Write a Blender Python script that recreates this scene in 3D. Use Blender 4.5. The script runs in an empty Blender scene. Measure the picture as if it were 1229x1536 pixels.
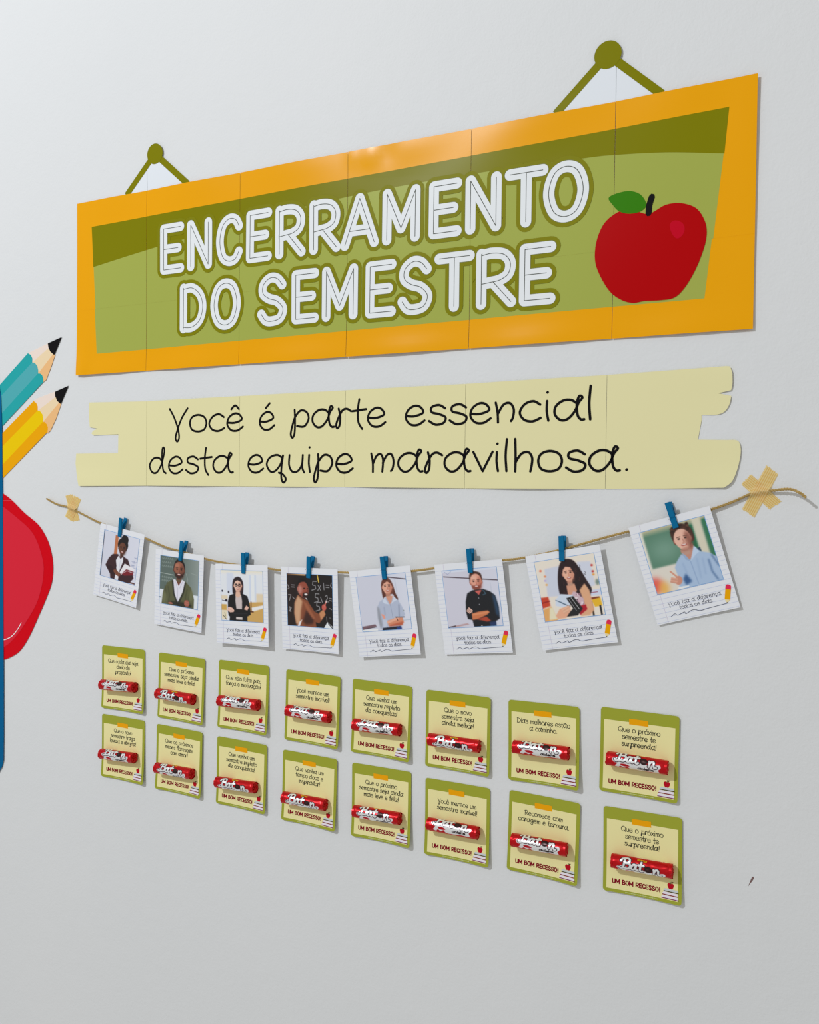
import bpy, bmesh, math, random
import numpy as np
from mathutils import Matrix, Vector
from mathutils.geometry import tessellate_polygon

random.seed(7)
scene = bpy.context.scene
C = scene.collection

# ------------------------------------------------------------------ camera
IW, IH = 1229.0, 1536.0
FPX, YAW, PITCH, ROLL, DIST = 1285.76, math.radians(26.092), math.radians(1.2895), math.radians(0.6364), 1.07495
EYE = 1.25                                   # camera height above the floor; wall plane is y = 0
fwd = Vector((-math.sin(YAW)*math.cos(PITCH), math.cos(YAW)*math.cos(PITCH), -math.sin(PITCH)))
rgt = Vector((math.cos(YAW), math.sin(YAW), 0)); upv = rgt.cross(fwd)
cr, sr = math.cos(ROLL), math.sin(ROLL)
rgt, upv = cr*rgt + sr*upv, -sr*rgt + cr*upv
cam_data = bpy.data.cameras.new('camera'); cam = bpy.data.objects.new('camera', cam_data); C.objects.link(cam)
cam.matrix_world = Matrix(((rgt.x, upv.x, -fwd.x, 0), (rgt.y, upv.y, -fwd.y, -DIST), (rgt.z, upv.z, -fwd.z, EYE), (0, 0, 0, 1)))
cam_data.sensor_fit = 'HORIZONTAL'; cam_data.sensor_width = 36; cam_data.lens = 36*FPX/IW
cam_data.clip_start = 0.01
scene.camera = cam

# ------------------------------------------------------------------ world, lamp, exposure
world = bpy.data.worlds.new('room_light'); scene.world = world; world.use_nodes = True
bg = world.node_tree.nodes['Background']; bg.inputs[0].default_value = (1.0, 0.988, 0.945, 1); bg.inputs[1].default_value = 0.425
lamp_data = bpy.data.lights.new('ceiling_lamp_offscreen', 'POINT'); lamp_data.energy = 352; lamp_data.shadow_soft_size = 0.08
lamp_data.color = (0.955, 1.0, 1.06)
lamp = bpy.data.objects.new('ceiling_lamp_offscreen', lamp_data); C.objects.link(lamp); lamp.location = (-2.20, -3.2, EYE + 2.30)
scene.view_settings.view_transform = 'Standard'; scene.view_settings.look = 'None'
scene.view_settings.gamma = 1; scene.view_settings.use_curve_mapping = False
scene.view_settings.exposure = 0.0

# ------------------------------------------------------------------ helpers
def W(px, py, h=0.0):
    """point of the wall (s along it, t above eye height) seen at a pixel of the photograph, h in front of the wall"""
    d = fwd*FPX + rgt*(px - IW/2) + upv*(IH/2 - py)
    k = (DIST - h)/d.y
    return (d.x*k, d.z*k)

def lin(v):
    v /= 255.0
    return v/12.92 if v <= 0.04045 else ((v + 0.055)/1.055)**2.4
K = 1.16
def col(r, g, b, k=K): return tuple(min(0.93, lin(x)*k) for x in (r, g, b))

MATS = {}
def mat(name, rgb, rough=0.55, metal=0.0, spec=0.06, bump=0.0, scale=400, vary=0.0):
    if name in MATS: return MATS[name]
    m = bpy.data.materials.new(name); m.use_nodes = True; nt = m.node_tree; b = nt.nodes['Principled BSDF']
    b.inputs['Base Color'].default_value = (*rgb, 1); b.inputs['Roughness'].default_value = rough
    b.inputs['Metallic'].default_value = metal; b.inputs['Specular IOR Level'].default_value = spec
    if bump or vary:
        tc = nt.nodes.new('ShaderNodeTexCoord'); n = nt.nodes.new('ShaderNodeTexNoise')
        n.inputs['Scale'].default_value = scale; n.inputs['Detail'].default_value = 3
        nt.links.new(tc.outputs['Object'], n.inputs['Vector'])
        if bump:
            bp = nt.nodes.new('ShaderNodeBump'); bp.inputs['Strength'].default_value = bump; bp.inputs['Distance'].default_value = 0.0005
            nt.links.new(n.outputs['Fac'], bp.inputs['Height']); nt.links.new(bp.outputs['Normal'], b.inputs['Normal'])
        if vary:
            mr = nt.nodes.new('ShaderNodeMapRange'); mr.inputs['To Min'].default_value = 1 - vary; mr.inputs['To Max'].default_value = 1 + vary
            mx = nt.nodes.new('ShaderNodeVectorMath'); mx.operation = 'SCALE'; mx.inputs[0].default_value = rgb
            nt.links.new(n.outputs['Fac'], mr.inputs['Value']); nt.links.new(mr.outputs['Result'], mx.inputs['Scale'])
            nt.links.new(mx.outputs['Vector'], b.inputs['Base Color'])
    MATS[name] = m
    return m

def attr_mat(name, rough=0.4, metal=0.0, spec=0.2):
    m = bpy.data.materials.new(name); m.use_nodes = True; nt = m.node_tree; b = nt.nodes['Principled BSDF']
    a = nt.nodes.new('ShaderNodeAttribute'); a.attribute_name = 'ink'
    nt.links.new(a.outputs['Color'], b.inputs['Base Color'])
    b.inputs['Roughness'].default_value = rough; b.inputs['Metallic'].default_value = metal; b.inputs['Specular IOR Level'].default_value = spec
    MATS[name] = m
    return m

def tag(o, label, cat, group=None, kind=None):
    o['label'] = label; o['category'] = cat
    if group: o['group'] = group
    if kind: o['kind'] = kind
    return o
def empty(name, s, t, h=0.0, ang=0.0):
    o = bpy.data.objects.new(name, None); C.objects.link(o)
    o.empty_display_size = 0.02
    o.location = (s, -h, EYE + t); o.rotation_euler = (0, -math.radians(ang), 0)
    return o
def link(name, me, parent=None):
    o = bpy.data.objects.new(name, me); C.objects.link(o)
    if parent is not None: o.parent = parent
    return o

class Flat:
    """2D shapes in a sheet's own (s,t) plane, turned into one mesh lying at height H(s,t)+off in front of the wall"""
    def __init__(self): self.v = []; self.f = []; self.dz = []; self.lay = 0; self.strokes = 0
    def poly(self, pts):
        n = len(self.v); self.v += [tuple(p) for p in pts]; self.dz += [self.lay]*len(pts)
        for t in tessellate_polygon([[Vector((p[0], p[1], 0)) for p in pts]]): self.f.append(tuple(n + i for i in t))
        self.lay += 1
        return self
    def stroke(self, pts, w, closed=False, caps=True, seg=6, across=1):
        self.strokes += 1
        p = [np.array(a, float) for a in pts]
        q = [p[0]]
        for a in p[1:]:
            if np.hypot(*(a - q[-1])) > 1e-7: q.append(a)
        p = q
        if len(p) < 2: p = [p[0], p[0] + np.array((w*0.02, 0))]
        n = len(self.v); N = len(p); r = w/2
        T = []
        for i in range(N):
            if closed: d = p[(i + 1) % N] - p[(i - 1) % N]
            else: d = p[min(i + 1, N - 1)] - p[max(i - 1, 0)]
            L = np.hypot(*d); T.append(d/L if L > 1e-9 else np.array((1., 0.)))
        for i in range(N):
            nn = np.array((-T[i][1], T[i][0])); self.v += [tuple(p[i] + nn*r*(1 - 2*k/across)) for k in range(across + 1)]
        for i in range(N if closed else N - 1):
            a, b = n + (across + 1)*i, n + (across + 1)*((i + 1) % N); self.f += [(a + k, a + k + 1, b + k + 1, b + k) for k in range(across)]
        if caps and not closed:
            for i, sg in ((0, -1), (N - 1, 1)):
                t = T[i]*sg; nn = np.array((-t[1], t[0])); k0 = len(self.v)
                for k in range(seg + 1):
                    an = math.pi*(k/seg - 0.5); self.v.append(tuple(p[i] + r*(math.cos(an)*t + math.sin(an)*nn)))
                self.f.append(tuple(range(k0, k0 + seg + 1)))
        self.dz += [self.lay]*(len(self.v) - len(self.dz)); self.lay += 1
        return self
    def ellipse(self, cx, cy, rx, ry, rot=0, n=28):
        c, s = math.cos(rot), math.sin(rot)
        return self.poly([(cx + rx*math.cos(a)*c - ry*math.sin(a)*s, cy + rx*math.cos(a)*s + ry*math.sin(a)*c) for a in (2*math.pi*k/n for k in range(n))])
    def build(self, name, material, parent, off=0.0003, H=None, thick=0.0, grid=0.0, step=4e-6, smooth=True):
        bm = bmesh.new()
        vs = [bm.verts.new((a[0], -d*step, a[1])) for a, d in zip(self.v, self.dz)]
        for f in self.f:
            try: bm.faces.new([vs[i] for i in f])
            except ValueError: pass
        if grid:
            xs = [a[0] for a in self.v]; zs = [a[1] for a in self.v]
            for lo, hi, no in ((min(xs), max(xs), (1, 0, 0)), (min(zs), max(zs), (0, 0, 1))):
                k = math.ceil(lo/grid + 1e-6)
                while k*grid < hi:
                    bmesh.ops.bisect_plane(bm, geom=bm.verts[:] + bm.edges[:] + bm.faces[:], plane_co=Vector(no)*(k*grid), plane_no=no)
                    k += 1
        for v in bm.verts: v.co.y -= off + (H(v.co.x, v.co.z) if H else 0.0)
        bm.normal_update()
        for f in bm.faces:
            if f.normal.y > 0: f.normal_flip()
        if thick:
            r = bmesh.ops.extrude_face_region(bm, geom=bm.faces[:])
            newf = [g for g in r['geom'] if isinstance(g, bmesh.types.BMFace)]
            newv = [g for g in r['geom'] if isinstance(g, bmesh.types.BMVert)]
            for v in newv: v.co.y += thick
            bmesh.ops.recalc_face_normals(bm, faces=bm.faces[:])
        me = bpy.data.meshes.new(name); bm.to_mesh(me); bm.free()
        me.materials.append(material)
        if smooth and not self.strokes:
            for p in me.polygons: p.use_smooth = abs(p.normal.y) > 0.5
            me.set_sharp_from_angle(angle=math.radians(40)) if hasattr(me, 'set_sharp_from_angle') else None
        return link(name, me, parent)

def crom(pts, n=6, closed=False):
    p = [np.array(a, float) for a in pts]; N = len(p); out = []
    if N == 2 and not closed: return pts
    for i in range(N if closed else N - 1):
        if closed: a, b, c, d = p[i - 1], p[i], p[(i + 1) % N], p[(i + 2) % N]
        else: a, b, c, d = p[max(i - 1, 0)], p[i], p[i + 1], p[min(i + 2, N - 1)]
        for k in range(n):
            t = k/n
            out.append(tuple(0.5*((2*b) + (-a + c)*t + (2*a - 5*b + 4*c - d)*t*t + (-a + 3*b - 3*c + d)*t**3)))
    if not closed: out.append(tuple(p[-1]))
    return out

def round_rect(x0, y0, x1, y1, r, n=5):
    out = []
    for cx, cy, a0 in ((x1 - r, y1 - r, 0), (x0 + r, y1 - r, 90), (x0 + r, y0 + r, 180), (x1 - r, y0 + r, 270)):
        for k in range(n + 1):
            a = math.radians(a0 + 90*k/n); out.append((cx + r*math.cos(a), cy + r*math.sin(a)))
    return out
def clip(pts, x0, y0, x1, y1):
    for ax, lim, sg in ((0, x0, 1), (0, x1, -1), (1, y0, 1), (1, y1, -1)):
        out = []
        for i in range(len(pts)):
            a, b = pts[i - 1], pts[i]; da, db = (a[ax] - lim)*sg, (b[ax] - lim)*sg
            if (da >= 0) != (db >= 0):
                t = da/(da - db); out.append((a[0] + (b[0] - a[0])*t, a[1] + (b[1] - a[1])*t))
            if db >= 0: out.append(b)
        pts = out
        if not pts: return []
    return pts

# ------------------------------------------------------------------ stroke lettering
HAND = {  # x-height 1
 'a': (1.10, [[(.80,.80),(.60,.98),(.33,.97),(.08,.70),(.05,.32),(.24,.03),(.48,.06),(.72,.42),(.85,.85),(.97,1.08),(.87,1.16),(.79,.80),(.82,.25),(.93,.03),(1.04,.03)]]),
 'b': (0.95, [[(.10,1.6),(.08,.8),(.10,.05)], [(.10,.55),(.32,.95),(.64,.92),(.80,.5),(.62,.08),(.32,.02),(.10,.25)]]),
 'c': (0.88, [[(.76,.82),(.52,1.0),(.22,.86),(.05,.46),(.20,.10),(.50,0),(.78,.16)]]),
 'd': (1.06, [[(.74,.72),(.55,.95),(.25,.90),(.05,.5),(.18,.08),(.44,.05),(.68,.5),(.84,1.2),(.84,1.55),(.75,1.5),(.73,.9),(.80,.2),(.95,.0)]]),
 'e': (0.92, [[(.08,.48),(.40,.46),(.74,.64),(.62,.94),(.38,1.0),(.12,.76),(.05,.36),(.24,.03),(.54,.0),(.80,.22)]]),
 'f': (0.62, [[(.60,1.48),(.42,1.62),(.26,1.4),(.24,.7),(.24,0)], [(.02,.9),(.52,.95)]]),
 'g': (0.96, [[(.76,.8),(.5,1.0),(.15,.8),(.08,.35),(.35,.08),(.64,.3),(.77,.95),(.78,.2),(.70,-.4),(.4,-.56),(.1,-.42)]]),
 'h': (0.88, [[(.10,1.62),(.12,.8),(.12,0)], [(.12,.45),(.33,.88),(.58,.95),(.71,.68),(.70,.3),(.66,0)]]),
 'i': (0.34, [[(.12,.98),(.11,.5),(.17,.02)], [(.13,1.4),(.14,1.41)]]),
 'j': (0.36, [[(.2,.98),(.22,.2),(.16,-.35),(-.1,-.5)], [(.2,1.4),(.21,1.41)]]),
 'l': (0.34, [[(.14,1.62),(.10,.8),(.14,.02)]]),
 'm': (1.16, [[(.06,1.0),(.13,.5),(.14,0)], [(.14,.45),(.28,.86),(.46,.96),(.56,.65),(.54,.02)], [(.55,.48),(.72,.9),(.90,.95),(1.0,.6),(.97,.2),(.90,.05)]]),
 'n': (0.88, [[(.06,1.0),(.13,.5),(.15,0)], [(.15,.45),(.34,.88),(.57,.95),(.71,.65),(.69,.25),(.62,.05)]]),
 'o': (0.96, [[(.45,1.0),(.15,.86),(.05,.5),(.16,.12),(.46,.0),(.76,.12),(.87,.5),(.76,.86),'c']]),
 'p': (1.0, [[(.20,1.02),(.22,.4),(.20,-.3),(.10,-.56),(.02,-.35),(.10,.15),(.22,.60),(.48,.97),(.76,.88),(.86,.5),(.66,.08),(.32,.10)]]),
 'q': (1.08, [[(.82,.82),(.56,1.0),(.2,.85),(.05,.45),(.24,.05),(.5,.1),(.74,.5),(.85,1.0),(.78,.3),(.80,-.35),(.92,-.58),(1.02,-.38),(.86,-.12),(.66,-.02)]]),
 'r': (0.76, [[(.14,1.02),(.21,.6),(.19,.12),(.09,-.06),(.03,.1),(.11,.45),(.30,.90),(.5,1.0),(.70,.86)]]),
 's': (0.80, [[(.68,.82),(.44,1.0),(.16,.90),(.16,.64),(.46,.52),(.70,.34),(.62,.06),(.32,-.02),(.06,.18)]]),
 't': (0.64, [[(.30,1.5),(.24,.9),(.27,.25),(.44,-.12)], [(.0,.86),(.60,.95)]]),
 'u': (0.90, [[(.08,.98),(.07,.4),(.24,.04),(.50,.08),(.68,.45),(.72,.98)], [(.72,.98),(.70,.3),(.80,0)]]),
 'v': (0.80, [[(.04,1.0),(.40,.02)], [(.40,.02),(.76,1.0)]]),
 'x': (0.78, [[(.06,.98),(.70,.02)], [(.68,.98),(.04,.02)]]),
 'z': (0.78, [[(.06,.96),(.68,.96)], [(.68,.96),(.06,.03)], [(.06,.03),(.70,.05)]]),
 'V': (0.98, [[(.0,1.42),(.22,.9),(.42,.2),(.48,-.35),(.38,-.58),(.30,-.35),(.40,.15),(.62,.85),(.92,1.42)]]),
 'Q': (1.36, [[(.62,1.45),(.2,1.22),(.04,.72),(.2,.2),(.62,0),(1.04,.2),(1.2,.72),(1.04,1.22),'c'], [(.74,.4),(1.2,-.1)]]),
 'D': (1.16, [[(.12,1.42),(.12,.02)], [(.0,1.42),(.5,1.38),(.95,1.05),(1.02,.62),(.75,.15),(.3,.0),(.02,.02)]]),
 'R': (1.10, [[(.12,1.42),(.12,.0)], [(-.05,1.25),(.3,1.45),(.75,1.35),(.8,.95),(.5,.7),(.12,.65)], [(.4,.68),(.92,.0)]]),
 '!': (0.34, [[(.2,1.5),(.14,.45)], [(.12,.05),(.13,.06)]]),
 '.': (0.34, [[(.16,.06),(.17,.07)]]), ',': (0.34, [[(.18,.1),(.1,-.2)]]), ' ': (0.62, []),
}
ACC = {'ê': ('e', [[(.24,1.26),(.42,1.48),(.60,1.26)]]), 'é': ('e', [[(.36,1.24),(.56,1.5)]]), 'ó': ('o', [[(.40,1.24),(.62,1.5)]]),
       'í': ('i0', [[(.12,1.24),(.34,1.5)]]), 'ã': ('a', [[(.16,1.26),(.34,1.4),(.52,1.28),(.72,1.42)]]), 'ç': ('c', [[(.5,0),(.54,-.2),(.40,-.38),(.28,-.34)]])}
HAND['i0'] = (0.36, [HAND['i'][1][0]])
for k, (b, ex) in ACC.items(): HAND[k] = (HAND[b][0], HAND[b][1] + ex)
CAPS = {  # unit box; a trailing 'c' closes, 's' keeps straight corners smooth-free
 'E': [[(0,0),(0,1)], [(0,1),(1,1)], [(0,.5),(.85,.5)], [(0,0),(1,0)]],
 'N': [[(0,0),(0,1)], [(0,1),(1,0)], [(1,0),(1,1)]],
 'C': [[(1,.80),(.82,.96),(.5,1.0),(.18,.88),(.02,.62),(.02,.36),(.18,.1),(.5,0),(.82,.04),(1,.2)]],
 'R': [[(0,0),(0,1)], [(0,.97),(.35,1.0),(.75,.95),(.96,.78),(.90,.56),(.62,.45),(.3,.42),(0,.40)], [(.40,.42),(1,0)]],
 'A': [[(0,0),(.5,1)], [(.5,1),(1,0)], [(.15,.30),(.85,.30)]],
 'M': [[(0,0),(0,1)], [(0,1),(.5,.22)], [(.5,.22),(1,1)], [(1,1),(1,0)]],
 'T': [[(0,1),(1,1)], [(.5,1),(.5,0)]],
 'O': [[(.5,1),(.16,.88),(0,.5),(.16,.12),(.5,0),(.84,.12),(1,.5),(.84,.88),'c']],
 'D': [[(0,0),(0,1)], [(0,.97),(.45,.98),(.85,.80),(1,.5),(.85,.18),(.45,.02),(0,.03)]],
 'S': [[(.95,.82),(.72,.97),(.4,1.0),(.1,.86),(.08,.66),(.35,.53),(.72,.45),(.98,.27),(.85,.06),(.5,0),(.2,.03),(0,.18)]],
 'U': [[(0,1),(0,.35),(.15,.06),(.5,0),(.85,.06),(1,.35),(1,1)]],
 'B': [[(0,0),(0,1)], [(0,1),(.6,.98),(.86,.80),(.75,.58),(.3,.53),(0,.53)], [(.3,.53),(.8,.47),(1,.27),(.85,.05),(.4,0),(0,0)]],
 '!': [[(.5,1),(.5,.32)], [(.5,0),(.52,0)]],
}
def hand_strokes(text, n=5):
    x = 0; out = []
    for ch in text:
        adv, st = HAND[ch]
        for s in st:
            closed = s[-1] == 'c'; pts = [(p[0] + x, p[1]) for p in s if p != 'c']
            out.append((crom(pts, n, closed) if len(pts) > 2 else pts, closed))
        x += adv
    return out, x
def cap_strokes(ch, x0, y0, w, h, n=6):
    out = []
    for s in CAPS[ch]:
        closed = s[-1] == 'c'; pts = [(x0 + p[0]*w, y0 + p[1]*h) for p in s if p != 'c']
        out.append((crom(pts, n, closed) if len(pts) > 2 else pts, closed))
    return out
def hand_text(fl, text, x0, y0, x1, y1, xh, w, n=5):
    """one line of handwriting between two baseline points"""
    st, adv = hand_strokes(text, n); L = math.hypot(x1 - x0, y1 - y0); sx = L/adv; ux, uy = (x1 - x0)/L, (y1 - y0)/L
    for pts, cl in st: fl.stroke([(x0 + ux*p[0]*sx - uy*p[1]*xh, y0 + uy*p[0]*sx + ux*p[1]*xh) for p in pts], w, closed=cl, seg=4)

# ------------------------------------------------------------------ raster painter for printed pictures (ink as a colour attribute on a fine grid)
class Paint:
    def __init__(self, nx, ny, base, asp=1.0, ss=3):
        self.nx, self.ny, self.ss = nx, ny, ss; self.w, self.h = nx*ss, ny*ss; self.asp = asp
        self.a = np.zeros((self.h, self.w, 3)); self.a[:] = np.array(base)/255.
        self.U, self.V = np.meshgrid((np.arange(self.w) + .5)/self.w, (np.arange(self.h) + .5)/self.h)
    def _blur(self, m, soft):
        if soft <= 0: return m
        sg = soft*self.w; k = int(3*sg) + 1; g = np.exp(-0.5*(np.arange(-k, k + 1)/sg)**2); g /= g.sum()
        p = np.pad(m, k, mode='edge')
        p = np.apply_along_axis(lambda r: np.convolve(r, g, 'valid'), 1, p)
        return np.apply_along_axis(lambda r: np.convolve(r, g, 'valid'), 0, p)
    def put(self, m, c, soft=0, op=1.0):
        m = self._blur(m.astype(float), soft)[..., None]*op
        self.a = self.a*(1 - m) + np.array(c)/255.*m
        return self
    def ell(self, cx, cy, rx, ry, c, rot=0, soft=0.004, op=1.0, cut=None):
        a = math.radians(rot); x = self.U - cx; y = (self.V - cy)
        X = x*math.cos(a) + y*math.sin(a); Y = -x*math.sin(a) + y*math.cos(a)
        m = (X/rx)**2 + (Y/ry)**2 < 1
        if cut: m &= cut(self.U, self.V)
        return self.put(m, c, soft, op)
    def poly(self, pts, c, soft=0.004, op=1.0, smooth=False):
        if smooth: pts = crom(pts, 6, True)
        m = np.zeros(self.U.shape, bool)
        for i in range(len(pts)):
            (x0, y0), (x1, y1) = pts[i - 1], pts[i]
            if y0 == y1: continue
            m ^= ((y0 > self.V) != (y1 > self.V)) & (self.U < (x1 - x0)*(self.V - y0)/(y1 - y0) + x0)
        return self.put(m, c, soft, op)
    def rect(self, x0, y0, x1, y1, c, soft=0.0, op=1.0):
        return self.put((self.U > x0) & (self.U < x1) & (self.V > y0) & (self.V < y1), c, soft, op)
    def line(self, pts, w, c, soft=0.0, op=1.0, smooth=False, closed=False):
        if smooth: pts = crom(pts, 6, closed)
        if closed: pts = list(pts) + [pts[0]]
        d = np.full(self.U.shape, 9.0)
        for (x0, y0), (x1, y1) in zip(pts[:-1], pts[1:]):
            y0, y1 = y0/self.asp, y1/self.asp; vx, vy = x1 - x0, y1 - y0; L = vx*vx + vy*vy + 1e-12
            t = np.clip(((self.U - x0)*vx + (self.V/self.asp - y0)*vy)/L, 0, 1)
            d = np.minimum(d, np.hypot(self.U - x0 - t*vx, self.V/self.asp - y0 - t*vy))
        return self.put(d < w/2, c, soft, op)
    def shade(self, fn, c, op=1.0):
        m = np.clip(fn(self.U, self.V), 0, 1)[..., None]*op
        self.a = self.a*(1 - m) + np.array(c)/255.*m; return self
    def grid(self):
        a = self.a.reshape(self.ny, self.ss, self.nx, self.ss, 3).mean((1, 3))
        a = np.where(a <= 0.04045, a/12.92, ((a + 0.055)/1.055)**2.4)*K
        return np.clip(a, 0, .93)
def ink_grid_mesh(name, P, fn, material, wrap=False):
    """grid mesh whose vertices carry the painted ink; fn(u,v) -> position arrays"""
    g = P.grid(); ny, nx = g.shape[:2]
    u = np.arange(nx)/(nx - 1); v = np.arange(ny)/(ny if wrap else ny - 1)
    Ug, Vg = np.meshgrid(u, v); X, Y, Z = fn(Ug, Vg)
    co = np.stack([X, Y, Z], -1).reshape(-1, 3)
    i = np.arange((ny if wrap else ny - 1)*(nx - 1)); r = i//(nx - 1); c = i % (nx - 1); r2 = (r + 1) % ny
    F = np.stack([r*nx + c, r2*nx + c, r2*nx + c + 1, r*nx + c + 1], -1)
    me = bpy.data.meshes.new(name); me.from_pydata(co.tolist(), [], F.tolist())
    at = me.attributes.new('ink', 'FLOAT_COLOR', 'POINT')
    at.data.foreach_set('color', np.concatenate([g.reshape(-1, 3), np.ones((ny*nx, 1))], 1).astype(np.float32).ravel())
    me.polygons.foreach_set('use_smooth', [True]*len(me.polygons)); me.materials.append(material)
    return me

# ------------------------------------------------------------------ the wall
def wall_material():
    m = bpy.data.materials.new('white_wall_paint'); m.use_nodes = True; nt = m.node_tree; b = nt.nodes['Principled BSDF']
    N = nt.nodes.new; L = nt.links.new
    b.inputs['Roughness'].default_value = 0.62; b.inputs['Specular IOR Level'].default_value = 0.25
    tc = N('ShaderNodeTexCoord')
    def noise(sc, det=4, rough=.6):
        n = N('ShaderNodeTexNoise'); n.inputs['Scale'].default_value = sc; n.inputs['Detail'].default_value = det; n.inputs['Roughness'].default_value = rough
        L(tc.outputs['Object'], n.inputs['Vector']); return n
    big, mid, fine = noise(2.2), noise(38), noise(260, 3)
    mr = N('ShaderNodeMapRange'); mr.inputs['To Min'].default_value = 0.0; mr.inputs['To Max'].default_value = 1.0
    mr.inputs['From Min'].default_value = .3; mr.inputs['From Max'].default_value = .7
    L(big.outputs['Fac'], mr.inputs['Value'])
    mix = N('ShaderNodeMix'); mix.data_type = 'RGBA'
    mix.inputs['A'].default_value = (0.775, 0.785, 0.79, 1); mix.inputs['B'].default_value = (0.80, 0.805, 0.808, 1)
    L(mr.outputs['Result'], mix.inputs['Factor']); L(mix.outputs['Result'], b.inputs['Base Color'])
    ad = N('ShaderNodeMath'); ad.operation = 'MULTIPLY_ADD'; ad.inputs[1].default_value = 2.2
    L(mid.outputs['Fac'], ad.inputs[0]); L(fine.outputs['Fac'], ad.inputs[2])
    bp = N('ShaderNodeBump'); bp.inputs['Strength'].default_value = 0.25; bp.inputs['Distance'].default_value = 0.0012
    L(ad.outputs['Value'], bp.inputs['Height']); L(bp.outputs['Normal'], b.inputs['Normal'])
    return m
bm = bmesh.new(); bmesh.ops.create_cube(bm, size=1.0)
for v in bm.verts: v.co = Vector((v.co.x*7.0 - 1.0, v.co.y*0.12 + 0.06, v.co.z*3.8 + 1.9))
me = bpy.data.meshes.new('wall_back'); bm.to_mesh(me); bm.free(); me.materials.append(wall_material())
wall = link('wall_back', me); wall['kind'] = 'structure'; wall['label'] = 'smooth white painted wall with faint roller texture'
# brown scuff on the paint
sc = Flat(); a = W(1122.5, 1329.5); b_ = W(1130.5, 1315)
dx, dy = b_[0] - a[0], b_[1] - a[1]; L_ = math.hypot(dx, dy); nx_, ny_ = -dy/L_, dx/L_
sc.poly([a] + [(a[0] + dx*t + nx_*w, a[1] + dy*t + ny_*w) for t, w in ((.3, -.0005), (.6, -.0012), (.9, -.0013), (1.0, -.0003), (.95, .0010), (.6, .0008), (.3, .0003))])
o = sc.build('scuff_mark', mat('scuff', col(120, 95, 92)), wall, off=0.0002); o.location = (0, 0, EYE); o['label'] = 'small brown scuff on the paint'

# ------------------------------------------------------------------ title banner
YEL = mat('banner_yellow', col(234, 160, 0), 0.22, spec=0.16, bump=0.02, scale=900)
OLD = mat('banner_dark_olive', col(124, 121, 0), 0.24, spec=0.10)
OLL = mat('banner_light_olive', col(160, 168, 78), 0.24, spec=0.10)
LETW = mat('letter_white', col(226, 229, 240), 0.4)
LETO = mat('letter_olive_edge', col(126, 124, 8), 0.38)
LETG = mat('letter_grey_edge', col(120, 122, 70), 0.4)
INL = mat('letter_inline', col(95, 98, 92), 0.5)
PAPERW = mat('white_paper', col(222, 226, 240), 0.45)

BS0, BS1, BT0, BT1 = -1.1645, -0.0835, 0.1945, 0.4872
SEAMS = [BS0, -1.0085, -0.8205, -0.6293, -0.4390, -0.2470, BS1]
ROWT = 0.3045
SEAM_GAP = 0.0007      # the trimmed sheets do not quite meet
banner = empty('title_banner', 0, 0)
tag(banner, 'large yellow and olive paper banner with white title letters and a red apple', 'banner')
def gsn(x, y, cx, cy, sx, sy, a=1.0): return a*math.exp(-((x - cx)/sx)**2 - ((y - cy)/sy)**2)
def banner_h(s, t, i=None, sheet=False):
    h = 0.0019 + 0.0006*math.sin(s*9.0 + t*4) + 0.0004*math.sin(s*23 - t*17)
    if i is None: i = max([k for k in range(6) if s >= SEAMS[k]] or [0]); h += 0.00025
    u = (s - SEAMS[i])/(SEAMS[i + 1] - SEAMS[i])
    if sheet: h += 0.00025*(1 - u)                             # every sheet lies over the edge of the one before it
    h += 0.0030*math.exp(-((t - BT0)/0.022)**2)*(0.35 + 0.65*math.sin(math.pi*min(max(u, 0), 1))**2)     # bottom edge lifts between the glue points
    h += 0.0016*math.exp(-((t - BT1)/0.03)**2)*math.sin(math.pi*min(max(u, 0), 1))**2
    h += gsn(s, t, -0.595, 0.478, .018, .016, .0011) - gsn(s, t, -0.566, 0.474, .014, .014, .0007) + gsn(s, t, -0.622, 0.480, .010, .014, .0006)
    h += 0.0022*math.exp(-((s - BS1)/0.03)**2)*(0.25 + 0.75*(t - BT0)/(BT1 - BT0))    # the right edge stands off the wall a little
    h += gsn(s, t, -1.150, 0.202, .012, .03, .0025)
    return max(h, 0.0012)
px = lambda pts: [W(*p) for p in pts]
panel = px([(138.6, 340.8), (1095, 162), (1059.5, 447.8), (147.8, 530.8)])
arc = crom([W(*p) for p in ((141, 401), (240, 370), (390, 328), (560, 288), (720, 260), (876.6, 238), (925, 233.2), (1003, 229.7), (1087.5, 231.5))], 8)
band = [panel[0]] + arc + [panel[1]]
for r, (t0, t1) in enumerate(((BT0, ROWT), (ROWT, BT1))):
    for i in range(6):
        s0, s1 = SEAMS[i], SEAMS[i + 1] - (SEAM_GAP if i < 5 else 0)
        HS = lambda x, z, i=i: banner_h(x, z, i, True)
        sh = Flat().poly([(s0, t0), (s1, t0), (s1, t1), (s0, t1)]).build('paper_sheet', YEL, banner, off=0.0001*r, H=HS, thick=0.00022, grid=0.008)
        dx = -0.0016 if r == 0 else 0.0
        pp = clip([(p[0] + dx, p[1]) for p in panel], s0, t0, s1, t1)
        if pp: Flat().poly(pp).build('panel_print', OLL, sh, off=0.0001*r + 0.00006, H=HS, grid=0.008)
        pb = clip(band, s0, t0, s1, t1)
        if pb and r == 1: Flat().poly(pb).build('band_print', OLD, sh, off=0.0001*r + 0.00010, H=HS, grid=0.008)

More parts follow.
